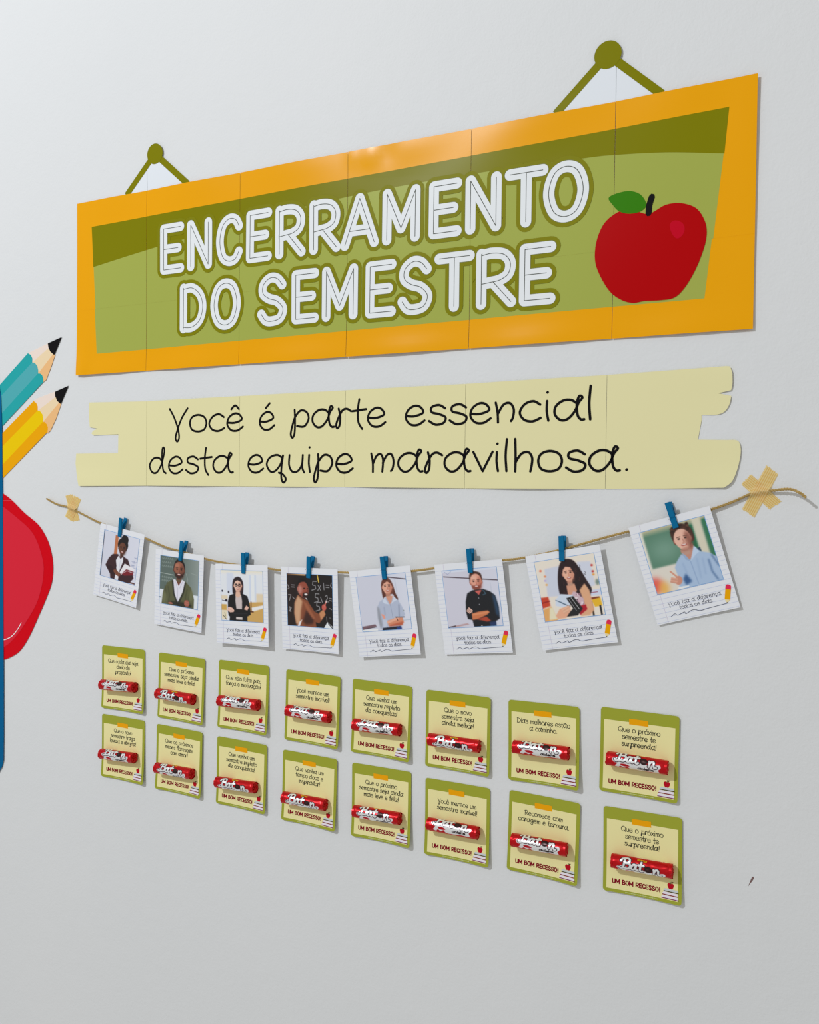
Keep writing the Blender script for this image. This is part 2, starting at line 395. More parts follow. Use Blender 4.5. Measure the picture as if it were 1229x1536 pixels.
# title letters: measured left/right edges of each glyph, at mid height of its line
L1 = [('E', 241.8, 277.7), ('N', 282, 319.4), ('C', 325.6, 365.9), ('E', 371, 410), ('R', 415, 460.6), ('R', 466, 513), ('A', 512.4, 570), ('M', 574.9, 631.8), ('E', 644.9, 694.3), ('N', 699.5, 753.3), ('T', 758, 823), ('O', 815.6, 884.4)]
L2 = [('D', 270.9, 311), ('O', 317, 363), ('S', 387.8, 433), ('E', 439, 480), ('M', 484.5, 538.4), ('E', 549.8, 596), ('S', 598.3, 651), ('T', 653, 713), ('R', 715.5, 776), ('E', 780, 835)]
la0, la1 = W(247, 412.5), W(850, 334); lt0, lt1 = W(247, 337.5), W(860, 240)
lb0, lb1 = W(275, 500.5), W(835, 456.5); lu0, lu1 = W(275, 426), W(835, 361)
SW = 0.0148
outl, greyl, letters = Flat(), Flat(), []
for row, (bb, tt) in ((L1, ((la0, la1), (lt0, lt1))), (L2, ((lb0, lb1), (lu0, lu1)))):
    for ch, x0, x1 in row:
        ym = lambda x: (W(x, 0)[0])
        f = (x0 - row[0][1])/(row[-1][2] - row[0][1])
        # mid pixel row of this glyph
        if row is L1: y = 375 - (375 - 287)*f
        else: y = 463 - (463 - 409)*f
        s0, s1 = W(x0, y)[0], W(x1, y)[0]
        if ch == 'T' or True:
            g = (s0 - bb[0][0])/(bb[1][0] - bb[0][0])
        b0 = bb[0][1] + (bb[1][1] - bb[0][1])*g; t0 = tt[0][1] + (tt[1][1] - tt[0][1])*g
        st = cap_strokes(ch, s0 + SW/2, b0 + SW/2, s1 - s0 - SW, t0 - b0 - SW, 8)
        letters.append((ch, st))
        for pts, cl in st:
            dense = pts if len(pts) > 2 else [(pts[0][0] + (pts[1][0] - pts[0][0])*k/8, pts[0][1] + (pts[1][1] - pts[0][1])*k/8) for k in range(9)]
            outl.stroke(dense, SW + 0.0115, cl, seg=10, across=4); greyl.stroke(dense, SW + 0.0016, cl, seg=10, across=2)
outl.build('letter_outline', LETO, banner, off=0.00037, H=banner_h, step=5e-7)
greyl.build('letter_edge', LETG, banner, off=0.00044, H=banner_h, step=5e-7)
for ch, st in letters:
    fl, fi = Flat(), Flat()
    for pts, cl in st:
        dense = pts if len(pts) > 2 else [(pts[0][0] + (pts[1][0] - pts[0][0])*k/8, pts[0][1] + (pts[1][1] - pts[0][1])*k/8) for k in range(9)]
        fl.stroke(dense, SW, cl, seg=10, across=2); fi.stroke(dense, 0.0010, cl, seg=3)
    lo = fl.build('letter', LETW, banner, off=0.00051, H=banner_h, step=3e-6)
    fi.build('inline', INL, lo, off=0.00058, H=banner_h, step=3e-6)

# apple on the banner
APR = mat('apple_red', col(174, 0, 4), 0.36); APH = mat('apple_highlight', col(192, 4, 34), 0.36); LEAF = mat('apple_leaf', col(52, 122, 6), 0.38); BLK = mat('black_ink', col(18, 16, 18), 0.45)
ap = crom(px([(972, 322), (948, 316), (930, 318), (908, 335), (896, 362), (893.5, 390), (900, 412), (915, 437), (932, 450), (950, 455), (968, 452), (990, 451), (1012, 447), (1028, 432), (1044, 405), (1056, 375), (1061, 352), (1058, 332), (1045, 313), (1022, 305.5), (1000, 308), (984, 317)]), 6, True)
apple = Flat().poly(ap).build('apple', APR, banner, off=0.00038, H=banner_h, grid=0.008)
apple['label'] = 'printed red apple'
Flat().poly(crom(px([(914, 298), (925, 291.5), (945, 287.5), (962, 293), (970.5, 308), (962, 318), (945, 321.5), (930, 318), (920, 308)]), 6, True)).build('leaf', LEAF, apple, off=0.00048, H=banner_h, grid=0.008)
Flat().stroke(crom(px([(974, 321), (975, 309), (979, 296)]), 6), 0.0075, seg=3).build('stem', BLK, apple, off=0.00054, H=banner_h, grid=0.008)
Flat().poly(crom(px([(1005.5, 341), (1008, 334), (1015, 331.5), (1024, 335), (1028, 343), (1025, 353), (1017, 358.5), (1010, 353)]), 6, True)).build('highlight', APH, apple, off=0.00046, H=banner_h, grid=0.008)

# hanger loops (white paper backing, printed olive cord and knob), cut out along the cord
for knob, rk, lft, rgt_, inner in (((234, 231.5), 0.0162, (190, 294), (282, 276.5), ((197.5, 291.5), (271, 279))),
                                   ((913, 83.5), 0.0170, (834, 170.5), (993, 138), ((846, 169), (976, 142)))):
    ks, kt = W(*knob); a, b = W(*lft), W(*rgt_)
    a = (a[0], BT1 - .001); b = (b[0], BT1 - .001)
    cut = lambda s, t: 0.0003 + 0.0024*max(0, (t - BT1)/0.07)
    s0 = SEAMS[1] if ks < -0.6 else SEAMS[5]
    tri = [(ks - .006, kt), (ks + .006, kt), (b[0] + .004, b[1]), (a[0] - .004, a[1])]
    root = Flat().poly(clip(tri, -9, -9, s0 - SEAM_GAP, 9)).build('hanger_paper', PAPERW, banner, off=0.0001, H=cut, thick=0.0002, grid=0.012)
    Flat().poly(clip(tri, s0, -9, 9, 9)).build('hanger_paper', PAPERW, root, off=0.0001, H=cut, thick=0.0002, grid=0.012)
    Flat().stroke([(ks, kt), a], 0.0105, caps=False).build('hanger_cord', OLD, root, off=0.0003, H=cut)
    Flat().stroke([(ks, kt), b], 0.0105, caps=False).build('hanger_cord', OLD, root, off=0.0003, H=cut)
    Flat().ellipse(ks, kt, rk, rk).build('hanger_knob', OLD, root, off=0.0005, H=cut, thick=0.0003)

# ------------------------------------------------------------------ subtitle strip
CRM = mat('strip_cream', col(224, 217, 168), 0.5, bump=0.03, scale=900)
strip = empty('subtitle_strip', 0, 0)
tag(strip, 'pale yellow paper strip with torn ends and black handwritten sentence', 'banner')
so = [W(*p) for p in ((135.5, 604), (222, 602), (363, 594), (520, 585.5), (700, 576), (912, 562.5), (1090, 549.5))]
right_end = [W(*p) for p in ((1096, 550), (1099, 560), (1099.5, 575), (1097.5, 585.5), (1078, 590), (1097.5, 594), (1095, 606), (1088, 617), (1076, 622), (1053, 622.5), (1053, 630), (1047.5, 659.5), (1090, 660), (1106, 660.5), (1111, 668), (1111.5, 682), (1107, 703), (1099, 722), (1087, 731.5))]
left_end = [W(*p) for p in ((120, 729), (116, 710), (114, 695), (115, 680.5), (178, 679.5), (178.5, 651.5), (141, 653), (138, 650.5), (140, 646.5), (147, 643), (135.5, 641), (134.5, 625))]
bot = [W(*p) for p in ((1000, 733), (912, 733.5), (700, 732.5), (520, 730.5), (363, 729.5), (222, 728.5))]
outline = so + crom(right_end[:4], 4) + [right_end[4]] + crom(right_end[5:10], 5) + crom(right_end[10:12], 1) + crom(right_end[12:], 5) + bot + left_end
SS = [-1.3, -1.007, -0.8195, -0.631, -0.443, -0.2525, 0.1]
def strip_h(s, t, i=None):
    base = 0.0 if i is not None else 0.0002
    if i is None: i = max(k for k in range(6) if s >= SS[k])
    u = (s - SS[i])/(SS[i + 1] - SS[i])
    h = 0.0010 + base + 0.0005*math.sin(s*11) + (0.0002*(1 - u) if not base else 0)
    h += 0.0022*math.exp(-((t - 0.007)/0.02)**2)*math.sin(math.pi*u)**2 + 0.0012*math.exp(-((t - 0.148)/0.02)**2)*math.sin(math.pi*u)**2
    h += 0.0014*math.exp(-((s + 0.09)/0.03)**2)
    return h
for i in range(6):
    pc = clip(outline, SS[i], -1, SS[i + 1] - 0.0005, 1); HS = lambda x, z, i=i: strip_h(x, z, i)
    sh = Flat().poly(pc).build('paper_sheet', CRM, strip, off=0.0, H=HS, thick=0.00022, grid=0.012)
def word(text, xl, yl, xr, yr, xh):
    a, b = W(xl, yl), W(xr, yr); fl = Flat(); st, adv = hand_strokes(text, 8)
    x0 = min(p[0] for s, _ in st for p in s); x1 = max(p[0] for s, _ in st for p in s); k = (b[0] - a[0] - .005)/(x1 - x0)
    for pts, cl in st:
        fl.stroke([(a[0] + .0025 + (p[0] - x0)*k, a[1] + (b[1] - a[1])*(p[0]/adv) + p[1]*xh) for p in pts], 0.0034, cl, seg=8)
    fl.build('lettering', BLK, strip, off=0.00012, H=strip_h, step=4e-6)
XH = 0.0262
word('Você', 254, 648.5, 367, 645.5, XH); word('é', 388, 645, 414, 643.5, XH); word('parte', 434.5, 642, 581, 639.5, XH); word('essencial', 607, 638, 889, 629.5, XH)
word('desta', 224, 710, 352, 709, XH); word('equipe', 371, 708.5, 532, 708.5, XH); word('maravilhosa.', 555, 708, 944, 706.5, XH)

# ------------------------------------------------------------------ paper cut-outs at the left (school-bag display)
def cutout(name, pts, material, h, thick=0.0004, parent=None, off=0.0):
    return Flat().poly([W(*p) for p in pts]).build(name, material, parent, off=off, H=lambda s, t: h, thick=thick)
def q(x, y): return (x/6.143, 490 + y/6.143)
WOOD = [mat('pencil_wood_light', col(232, 214, 202)), mat('pencil_wood', col(238, 208, 170)), mat('pencil_wood_dark', col(234, 182, 126))]
def pencil(name, label, body, wood, tip, colours, hh):
    root = empty(name, *W(*q(*wood[0][0])))
    root.location = (0, 0, EYE); tag(root, label, 'paper cut-out', 'pencil cut-outs')
    for b, c in zip(body, colours): cutout('body_stripe', [q(*p) for p in b], c, hh + 0.0002, parent=root)
    for k, (w, c) in enumerate(zip(wood, WOOD)): cutout('sharpened_wood', [q(*p) for p in w], c, hh + 0.00008*k, parent=root)
    cutout('lead_tip', [q(*p) for p in tip], BLK, hh + 0.0004, parent=root)
TEAL, TEALL = mat('pencil_teal', col(38, 160, 162)), mat('pencil_teal_light', col(78, 166, 172))
AMB, AMBL = mat('pencil_amber', col(232, 162, 4)), mat('pencil_yellow', col(236, 194, 4))
E0 = -420    # the shafts run on behind the blue bag, beyond the photograph's edge
pencil('teal_pencil_cutout', 'teal paper pencil cut-out with black tip beside the banner',
       [[(E0, 1010), (0, 540), (262, 245), (290, 262), (303, 295), (302, 330), (0, 655), (E0, 1110)],
        [(E0, 1110), (0, 655), (302, 330), (325, 334), (348, 362), (357, 400), (355, 432), (20, 800), (E0, 1280)],
        [(E0, 1280), (20, 800), (355, 432), (375, 432), (395, 450), (405, 480), (406, 508), (22, 920), (E0, 1400)]],
       [[(262, 245), (446, 155), (470, 225), (302, 335), (303, 295), (290, 262)], [(302, 332), (448, 200), (500, 258), (357, 432), (357, 400), (348, 362), (325, 334)],
        [(357, 432), (500, 245), (512, 262), (470, 385), (430, 490), (406, 510), (405, 480), (395, 450), (375, 432)]],
       [(573, 97), (446, 155), (452, 195), (470, 232), (505, 263)], (TEAL, TEALL, TEAL), 0.0010)
pencil('yellow_pencil_cutout', 'yellow paper pencil cut-out with black tip beside the cream strip',
       [[(E0, 1420), (18, 990), (315, 685), (340, 705), (352, 735), (352, 772), (18, 1112), (E0, 1560)],
        [(E0, 1560), (18, 1112), (352, 772), (375, 780), (397, 810), (402, 845), (398, 880), (20, 1280), (E0, 1740)],
        [(E0, 1740), (20, 1280), (398, 880), (415, 878), (437, 900), (447, 930), (444, 968), (24, 1402), (E0, 1860)]],
       [[(315, 685), (345, 662), (512, 598), (535, 670), (352, 778), (352, 735), (340, 705)], [(352, 775), (515, 650), (562, 710), (400, 880), (402, 845), (397, 810), (375, 780)],
        [(400, 880), (558, 690), (568, 712), (520, 850), (468, 960), (440, 985), (447, 930), (437, 900), (415, 878)]],
       [(637, 545), (512, 600), (514, 640), (532, 685), (565, 713)], (AMB, AMBL, AMB), 0.0010)
RED1, RED2 = mat('pocket_red', col(206, 2, 22), 0.4), mat('pocket_light_red', col(212, 38, 56), 0.4)
red = crom([W(*p) for p in ((-60, 722), (-20, 724), (3, 738.6), (18, 750), (37.5, 769.5), (57, 786), (69, 804), (76.4, 823.4), (80.3, 847.4), (78.5, 873), (71, 895), (60, 921), (45, 954), (31.5, 975), (18, 985), (2, 990), (-30, 990), (-60, 980), (-75, 850))], 6, True)
ro = Flat().poly(red).build('red_pocket_cutout', RED1, None, off=0.0012, thick=0.0005)
ro.location = (0, 0, EYE); tag(ro, 'red paper pocket cut-out with lighter red middle tucked behind blue edge', 'paper cut-out')
inn = crom([W(*p) for p in ((-50, 735), (-10, 750), (4.5, 759), (27, 777), (46.5, 795), (57, 813), (64.5, 837), (66.5, 855), (63, 882), (54, 909), (36, 939), (22.5, 957), (4.5, 971), (-30, 975), (-60, 930))], 6, True)
Flat().poly(inn).build('inner_panel', RED2, ro, off=0.0014)
Flat().stroke(crom([W(*p) for p in ((4, 960), (12, 958), (20, 953), (28, 943), (33, 934))], 6), 0.0015).build('shine_stroke', mat('print_white', col(235, 225, 225)), ro, off=0.0016)
Flat().stroke([W(-20, 751.5), W(18, 751)], 0.0006).build('cut_line', mat('pale_red_line', col(226, 120, 130)), ro, off=0.0016)
BLU = mat('bag_blue', col(0, 92, 140), 0.4)
bl = [W(*p, 0.002) for p in ((-300, 420), (-90, 480), (-40, 520), (-12, 552), (-2, 575), (1.6, 595), (3, 640), (3.6, 720), (4.6, 850), (5.4, 1000), (5.6, 1100), (5.2, 1140), (3, 1150), (-1.5, 1158), (-12, 1164), (-100, 1150), (-300, 1120))]
bo = Flat().poly(bl).build('blue_bag_cutout', BLU, None, off=0.0022, thick=0.0006)
bo.location = (0, 0, EYE); tag(bo, 'dark blue paper cut-out edge overlapping the pencils and red pocket', 'paper cut-out')
for o in (banner, strip): o.location = (0, 0, EYE)

# ------------------------------------------------------------------ jute twine
HTOP = [.0095, .0115, .0105, .0105, .0105, .0100, .0096, .0093]
HBOT = [.0048, .0058, .0082, .0048, .0065, .0042, .0045, .0032]
tw_px = [(70, 748, .004), (85, 756, .0035), (102, 760.5, .0028), (118, 768, .0045), (150, 784, .009), (183, 796, .0125), (217, 807, .013), (250, 821, .015), (272, 827, .0155), (306, 837.5, .0155), (330, 843, .0150), (366, 848.5, .0145), (402, 852.5, .0145), (422, 855.5, .0145), (463, 858, .0142), (506, 858.5, .0138), (540, 859, .013), (575, 858.5, .0126), (617, 856.5, .0122), (651, 852.5, .0115), (703, 846, .0112), (753, 840.5, .0105), (787, 836.5, .0095), (842, 824.5, .0088), (900, 808.5, .0082), (942, 797.5, .0078), (1006, 782, .0072), (1066, 764.5, .0062), (1100, 752.5, .0045), (1126, 741, .0030), (1143, 737.5, .0030), (1158, 736, .0045), (1184, 733.5, .0085), (1200, 739, .0125), (1209.5, 746, .0165)]
tw = crom([(*W(x, y, k), k) for x, y, k in ((x, y, h if x < 120 or x > 1100 else .5*h + .0008) for x, y, h in tw_px)], 10)
def twine_mesh():
    P = np.array([(s, -h, t) for s, t, h in tw]); d = np.r_[0, np.cumsum(np.linalg.norm(np.diff(P, axis=0), axis=1))]
    n = int(d[-1]/0.0012); q_ = np.linspace(0, d[-1], n)
    Q = np.stack([np.interp(q_, d, P[:, k]) for k in range(3)], 1)
    T = np.gradient(Q, axis=0); T /= np.linalg.norm(T, axis=1)[:, None]
    A = np.cross(T, (0, -1, 0)); A /= np.linalg.norm(A, axis=1)[:, None]; B = np.cross(T, A)
    rng = np.random.RandomState(3); vs, fs, cols = [], [], []
    for ply in range(3):
        ph = q_*2*math.pi/0.0095 + ply*2*math.pi/3; R = 0.00092; r = 0.00086
        cen = Q + (A*np.cos(ph)[:, None] + B*np.sin(ph)[:, None])*R
        b0 = len(vs); m = 7
        for i in range(n):
            rr = r*(1 + 0.13*rng.randn()*0.6); c = 0.95 + 0.4*rng.rand()
            for k in range(m):
                a = 2*math.pi*k/m; vs.append(tuple(cen[i] + (A[i]*math.cos(a) + B[i]*math.sin(a))*rr)); cols.append(c)
        for i in range(n - 1):
            for k in range(m):
                fs.append((b0 + i*m + k, b0 + i*m + (k + 1) % m, b0 + (i + 1)*m + (k + 1) % m, b0 + (i + 1)*m + k))
        fs.append(tuple(b0 + k for k in range(m))[::-1]); fs.append(tuple(b0 + (n - 1)*m + k for k in range(m)))
    # loose fibres
    for _ in range(420):
        i = rng.randint(2, n - 4); a = rng.rand()*6.28; o_ = A[i]*math.cos(a) + B[i]*math.sin(a)
        p0 = Q[i] + o_*0.0012; p1 = p0 + T[i]*0.0022*(rng.rand() - .3) + o_*0.0011*rng.rand(); w = B[i]*0.00012
        if p1[1] > -0.0003: p1[1] = -0.0003
        b0 = len(vs); vs += [tuple(p0 - w), tuple(p0 + w), tuple(p1)]; cols += [1.1]*3; fs.append((b0, b0 + 1, b0 + 2))
    me = bpy.data.meshes.new('jute_twine'); me.from_pydata(vs, [], fs)
    base = np.array(col(162, 136, 84)); at = me.attributes.new('ink', 'FLOAT_COLOR', 'POINT')
    c4 = np.ones((len(vs), 4), np.float32); c4[:, :3] = np.array(cols)[:, None]*base
    at.data.foreach_set('color', c4.ravel()); me.materials.append(attr_mat('jute_fibre', 0.85, spec=0.2))
    me.update(); return me
o = link('jute_twine', twine_mesh()); o.location = (0, 0, EYE)
tag(o, 'long twisted brown jute twine sagging below the cream strip with clipped photos', 'twine')

# ------------------------------------------------------------------ washi tape crosses
def tape_material():
    m = bpy.data.materials.new('washi_tape'); m.use_nodes = True; nt = m.node_tree; b = nt.nodes['Principled BSDF']; N = nt.nodes.new; L = nt.links.new
    tc = N('ShaderNodeTexCoord'); wv = N('ShaderNodeTexWave'); wv.bands_direction = 'X'
    uvm = N('ShaderNodeAttribute'); uvm.attribute_name = 'grain'
    wv.inputs['Scale'].default_value = 0.22; wv.inputs['Distortion'].default_value = 1.2; wv.inputs['Detail'].default_value = 2; wv.inputs['Detail Scale'].default_value = 1.2
    L(uvm.outputs['Vector'], wv.inputs['Vector'])
    rp = N('ShaderNodeValToRGB'); rp.color_ramp.elements[0].position = 0.12; rp.color_ramp.elements[0].color = (0.88, 0.56, 0.17, 1)
    rp.color_ramp.elements[1].position = 0.55; rp.color_ramp.elements[1].color = (0.98, 0.82, 0.42, 1)
    L(wv.outputs['Fac'], rp.inputs['Fac']); L(rp.outputs['Color'], b.inputs['Base Color']); b.inputs['Roughness'].default_value = 0.5
    tr = N('ShaderNodeBsdfTransparent'); tr.inputs['Color'].default_value = (1.0, 0.80, 0.36, 1)
    ms = N('ShaderNodeMixShader'); ms.inputs['Fac'].default_value = 0.56; out = nt.nodes['Material Output']
    L(tr.outputs['BSDF'], ms.inputs[1]); L(b.outputs['BSDF'], ms.inputs[2]); L(ms.outputs['Shader'], out.inputs['Surface'])
    return m
TAPE = tape_material()
twa = np.array([(s, t, h) for s, t, h in tw])
def tape_strip(c, root, lift):
    """a strip between its four surveyed corners: top edge a-b, bottom edge d-c"""
    a, b, cc, d = [np.array(W(*p)) for p in c]; nu, nv = 14, 40; vs, fs, gr = [], [], []
    rng = random.Random(int(c[0][0]))
    wid = np.linalg.norm(b - a)
    for j in range(nv):
        v = j/(nv - 1)
        for i in range(nu):
            u = i/(nu - 1); p = (a*(1 - u) + b*u)*(1 - v) + (d*(1 - u) + cc*u)*v
            if j in (0, nv - 1): p = p + (d - a)/np.linalg.norm(d - a)*rng.uniform(-.0009, .0009)
            dist = np.hypot(twa[:, 0] - p[0], twa[:, 1] - p[1]); k = dist.argmin()
            h = 0.0005 + lift + (twa[k, 2] + 0.0016 - 0.0005)*math.exp(-(dist[k]/0.0034)**2) * (1.0 if dist[k] < .012 else 0)
            vs.append((p[0], -h, p[1])); gr.append((u*10, v*1.2 + c[0][0], 0))
    for j in range(nv - 1):
        for i in range(nu - 1): fs.append((j*nu + i, (j + 1)*nu + i, (j + 1)*nu + i + 1, j*nu + i + 1))
    me = bpy.data.meshes.new('tape_strip'); me.from_pydata(vs, [], fs); me.materials.append(TAPE)
    at = me.attributes.new('grain', 'FLOAT_VECTOR', 'POINT'); at.data.foreach_set('vector', np.array(gr, np.float32).ravel())
    me.polygons.foreach_set('use_smooth', [True]*len(me.polygons))
    return link('tape_strip', me, root)
cr4 = lambda x, y: (1080 + x/8.25, 690 + y/8.25)
cl4 = lambda x, y: (60 + x/7.23, 730 + y/7.23)
crosses = []
for label, f, strips in (('crossed yellow translucent tape strips on the twine end beside the red pocket cut-out', cl4, (((278, 98), (352, 82), (432, 362), (360, 378)), ((372, 95), (446, 138), (350, 378), (276, 320)))),
                         ('crossed yellow wood-grained tape strips on the twine end below the torn strip', cr4, (((392, 180), (265, 300), (620, 612), (768, 515)), ((580, 70), (722, 178), (430, 708), (278, 608))))):
    root = empty('washi_tape_cross', 0, 0); tag(root, label, 'tape', 'tape crosses holding the twine'); crosses.append(root)
    for k, s in enumerate(strips): tape_strip([f(*p) for p in s], root, 0.0003*k)

# ------------------------------------------------------------------ printed portraits
def face(P, cx, cy, rx, ry, skin, dark, beard=None, glasses=False, smile=True, tilt=0, brow=(40, 25, 20)):
    P.rect(cx - rx*.45, cy + ry*.5, cx + rx*.45, cy + ry*1.45, tuple(.82*x for x in skin), soft=.006)
    P.ell(cx - rx*.98, cy + ry*.05, rx*.14, ry*.22, dark); P.ell(cx + rx*.98, cy + ry*.05, rx*.14, ry*.22, dark)
    P.poly([(cx + rx*math.cos(a)*(1 - .18*max(0, math.sin(a))), cy + ry*math.sin(a)) for a in np.linspace(0, 6.283, 40)[:-1]], skin, soft=.005)
    P.ell(cx + rx*.62, cy + ry*.15, rx*.42, ry*.8, dark, soft=.018, op=.55)
    P.ell(cx, cy + ry*.95, rx*.5, ry*.18, dark, soft=.014, op=.6)
    if beard: 
        P.poly([(cx - rx*.92, cy + ry*.1), (cx - rx*.6, cy + ry*.42), (cx, cy + ry*.36), (cx + rx*.6, cy + ry*.42), (cx + rx*.92, cy + ry*.1), (cx + rx*.75, cy + ry*.75), (cx, cy + ry*1.06), (cx - rx*.75, cy + ry*.75)], beard, soft=.009, op=.9)
    for s in (-1, 1):
        P.ell(cx + s*rx*.40, cy - ry*.10, rx*.17, ry*.07, (30, 20, 18), soft=.004)
        P.line([(cx + s*rx*.62, cy - ry*.26), (cx + s*rx*.2, cy - ry*.29)], .010, brow, soft=.003)
    P.line([(cx, cy - ry*.05), (cx + rx*.10, cy + ry*.26), (cx - rx*.05, cy + ry*.30)], .010, dark, soft=.005, op=.8)
    P.ell(cx, cy + ry*.52, rx*.36, ry*.105, (158, 62, 58), soft=.004)
    if smile: P.ell(cx, cy + ry*.49, rx*.28, ry*.052, (240, 230, 224), soft=.003)
    if glasses:
        for s in (-1, 1): P.line([(cx + s*rx*.42 + rx*.34*math.cos(a), cy - ry*.06 + ry*.17*math.sin(a)) for a in np.linspace(0, 6.283, 16)], .011, (20, 15, 25))
        P.line([(cx - rx*.1, cy - ry*.08), (cx + rx*.1, cy - ry*.08)], .011, (20, 15, 25))
def fingers(P, x, y, dx, dy, n, skin, L=.055, w=.017):
    for k in range(n):
        ox, oy = -dy*k*.022, dx*k*.022
        P.line([(x + ox, y + oy), (x + ox + dx*L*(1 - .12*abs(k - 1)), y + oy + dy*L*(1 - .12*abs(k - 1)))], w, tuple(c*(1 - .08*(k % 2)) for c in skin), soft=.002)
NG = 128
def portrait_woman_blazer():
    P = Paint(NG, NG, (208, 209, 222)); P.shade(lambda u, v: u*.35, (228, 230, 240))
    P.rect(.33, .05, .42, .52, (188, 112, 72), soft=.004); P.rect(0, 0, .02, 1, (70, 66, 76), soft=.006)
    rng = random.Random(1)
    for k in range(14): x, y = .82 + .12*rng.random(), .42 + .4*rng.random(); P.line([(x, y), (x + .05, y + .01*rng.random()), (x + .08, y - .01)], .010, (120, 130, 165), soft=.006, op=.7)
    P.rect(.72, .955, 1, .985, (90, 50, 40), soft=.004)
    P.ell(.60, .10, .10, .105, (22, 16, 18)); P.ell(.56, .22, .145, .15, (22, 16, 18))
    face(P, .555, .305, .105, .135, (104, 62, 44), (62, 32, 24), brow=(20, 10, 10))
    P.poly([(.30, .47), (.45, .44), (.52, .50), (.60, .46), (.74, .50), (.86, .70), (.95, .86), (.86, .97), (.80, 1.0), (.30, 1.0), (.28, .90), (.13, .74), (.20, .58)], (56, 28, 34), soft=.006)
    P.poly([(.47, .47), (.53, .53), (.60, .47), (.61, .56), (.53, .80), (.52, 1.0), (.42, 1.0), (.44, .70), (.40, .56)], (226, 226, 236), soft=.005)
    P.line([(.44, .50), (.38, .62), (.45, .80)], .016, (34, 16, 20), soft=.004); P.line([(.62, .50), (.66, .62), (.56, .80)], .016, (34, 16, 20), soft=.004)
    P.line([(.53, .56), (.52, .78)], .008, (170, 175, 195)); P.poly([(.13, .74), (.30, .72), (.44, .84), (.40, .92), (.28, .90)], (44, 20, 26), soft=.006)
    P.poly([(.54, .82), (.66, .60), (.95, .66), (.92, .74), (.70, .74), (.60, .86)], (232, 228, 232), soft=.004)
    P.poly([(.60, .84), (.72, .71), (.93, .72), (.92, .80), (.68, .86)], (120, 24, 36), soft=.004); P.line([(.62, .83), (.74, .74), (.92, .75)], .008, (232, 222, 226))
    P.ell(.44, .83, .075, .045, (120, 68, 48), rot=20); fingers(P, .46, .82, .95, .25, 4, (126, 72, 52), .12, .022)
    return P
def portrait_man_cardigan():
    P = Paint(NG, NG, (92, 106, 100)); P.shade(lambda u, v: np.clip(u*1.6 - .75, 0, 1), (164, 172, 168), .8)
    for y, n in ((.06, 6), (.14, 5), (.22, 6), (.45, 6), (.52, 5)):
        for k in range(n): x = .05 + k*.05; P.line([(x, y), (x + .015, y - .03), (x + .03, y + .015), (x + .035, y - .01)], .006, (176, 186, 180), soft=.002, op=.75)
    P.line([(0, .36), (.36, .37)], .010, (190, 198, 192), soft=.002)
    P.line([(.68, .30), (.73, .42), (.70, .52)], .007, (190, 198, 192), op=.7); P.line([(.80, .28), (.95, .30)], .006, (180, 190, 186), op=.7)
    P.rect(0, .70, .2, 1, (222, 226, 236), soft=.004); P.rect(.8, .72, 1, 1, (222, 228, 236), soft=.004); P.rect(0, .86, .05, .88, (60, 60, 70))
    P.ell(.505, .215, .150, .19, (26, 20, 20))
    face(P, .50, .255, .135, .175, (150, 92, 70), (92, 48, 36), beard=(44, 26, 22), brow=(20, 14, 12))
    P.ell(.44, .16, .07, .045, (196, 130, 106), soft=.02, op=.6)
    P.poly([(.36, .46), (.20, .54), (.10, .72), (.06, 1.0), (.90, 1.0), (.90, .80), (.82, .58), (.66, .46)], (88, 90, 60), soft=.006)
    P.poly([(.36, .45), (.42, .46), (.50, .56), (.58, .44), (.66, .47), (.62, .66), (.48, .94), (.40, .76), (.34, .58)], (222, 220, 232), soft=.005)
    P.poly([(.43, .47), (.50, .58), (.57, .46), (.50, .50)], (112, 62, 46), soft=.004); P.line([(.48, .62), (.48, .88)], .007, (170, 168, 184)); P.line([(.42, .50), (.46, .62)], .009, (180, 178, 192)); P.line([(.60, .48), (.53, .62)], .009, (180, 178, 192))
    P.line([(.34, .50), (.38, .76), (.49, .97)], .040, (44, 46, 38), soft=.006); P.line([(.67, .50), (.62, .72), (.49, .97)], .036, (44, 46, 38), soft=.006)
    for x0 in (.14, .22, .72, .80): P.line([(x0, .62), (x0 + (.05 if x0 < .5 else -.04), .80), (x0 + .02, .96)], .018, (58, 60, 40), soft=.012, op=.8)
    P.ell(.14, .86, .06, .12, (122, 124, 86), soft=.025, op=.6); P.ell(.82, .74, .05, .14, (124, 126, 90), soft=.025, op=.6)
    P.ell(.55, .95, .30, .05, (30, 30, 24), soft=.016, op=.8)
    P.ell(.72, .91, .07, .07, (150, 84, 70)); fingers(P, .68, .88, .95, .1, 4, (176, 104, 88), .10, .024); P.ell(.30, .96, .06, .022, (166, 98, 84))
    return P
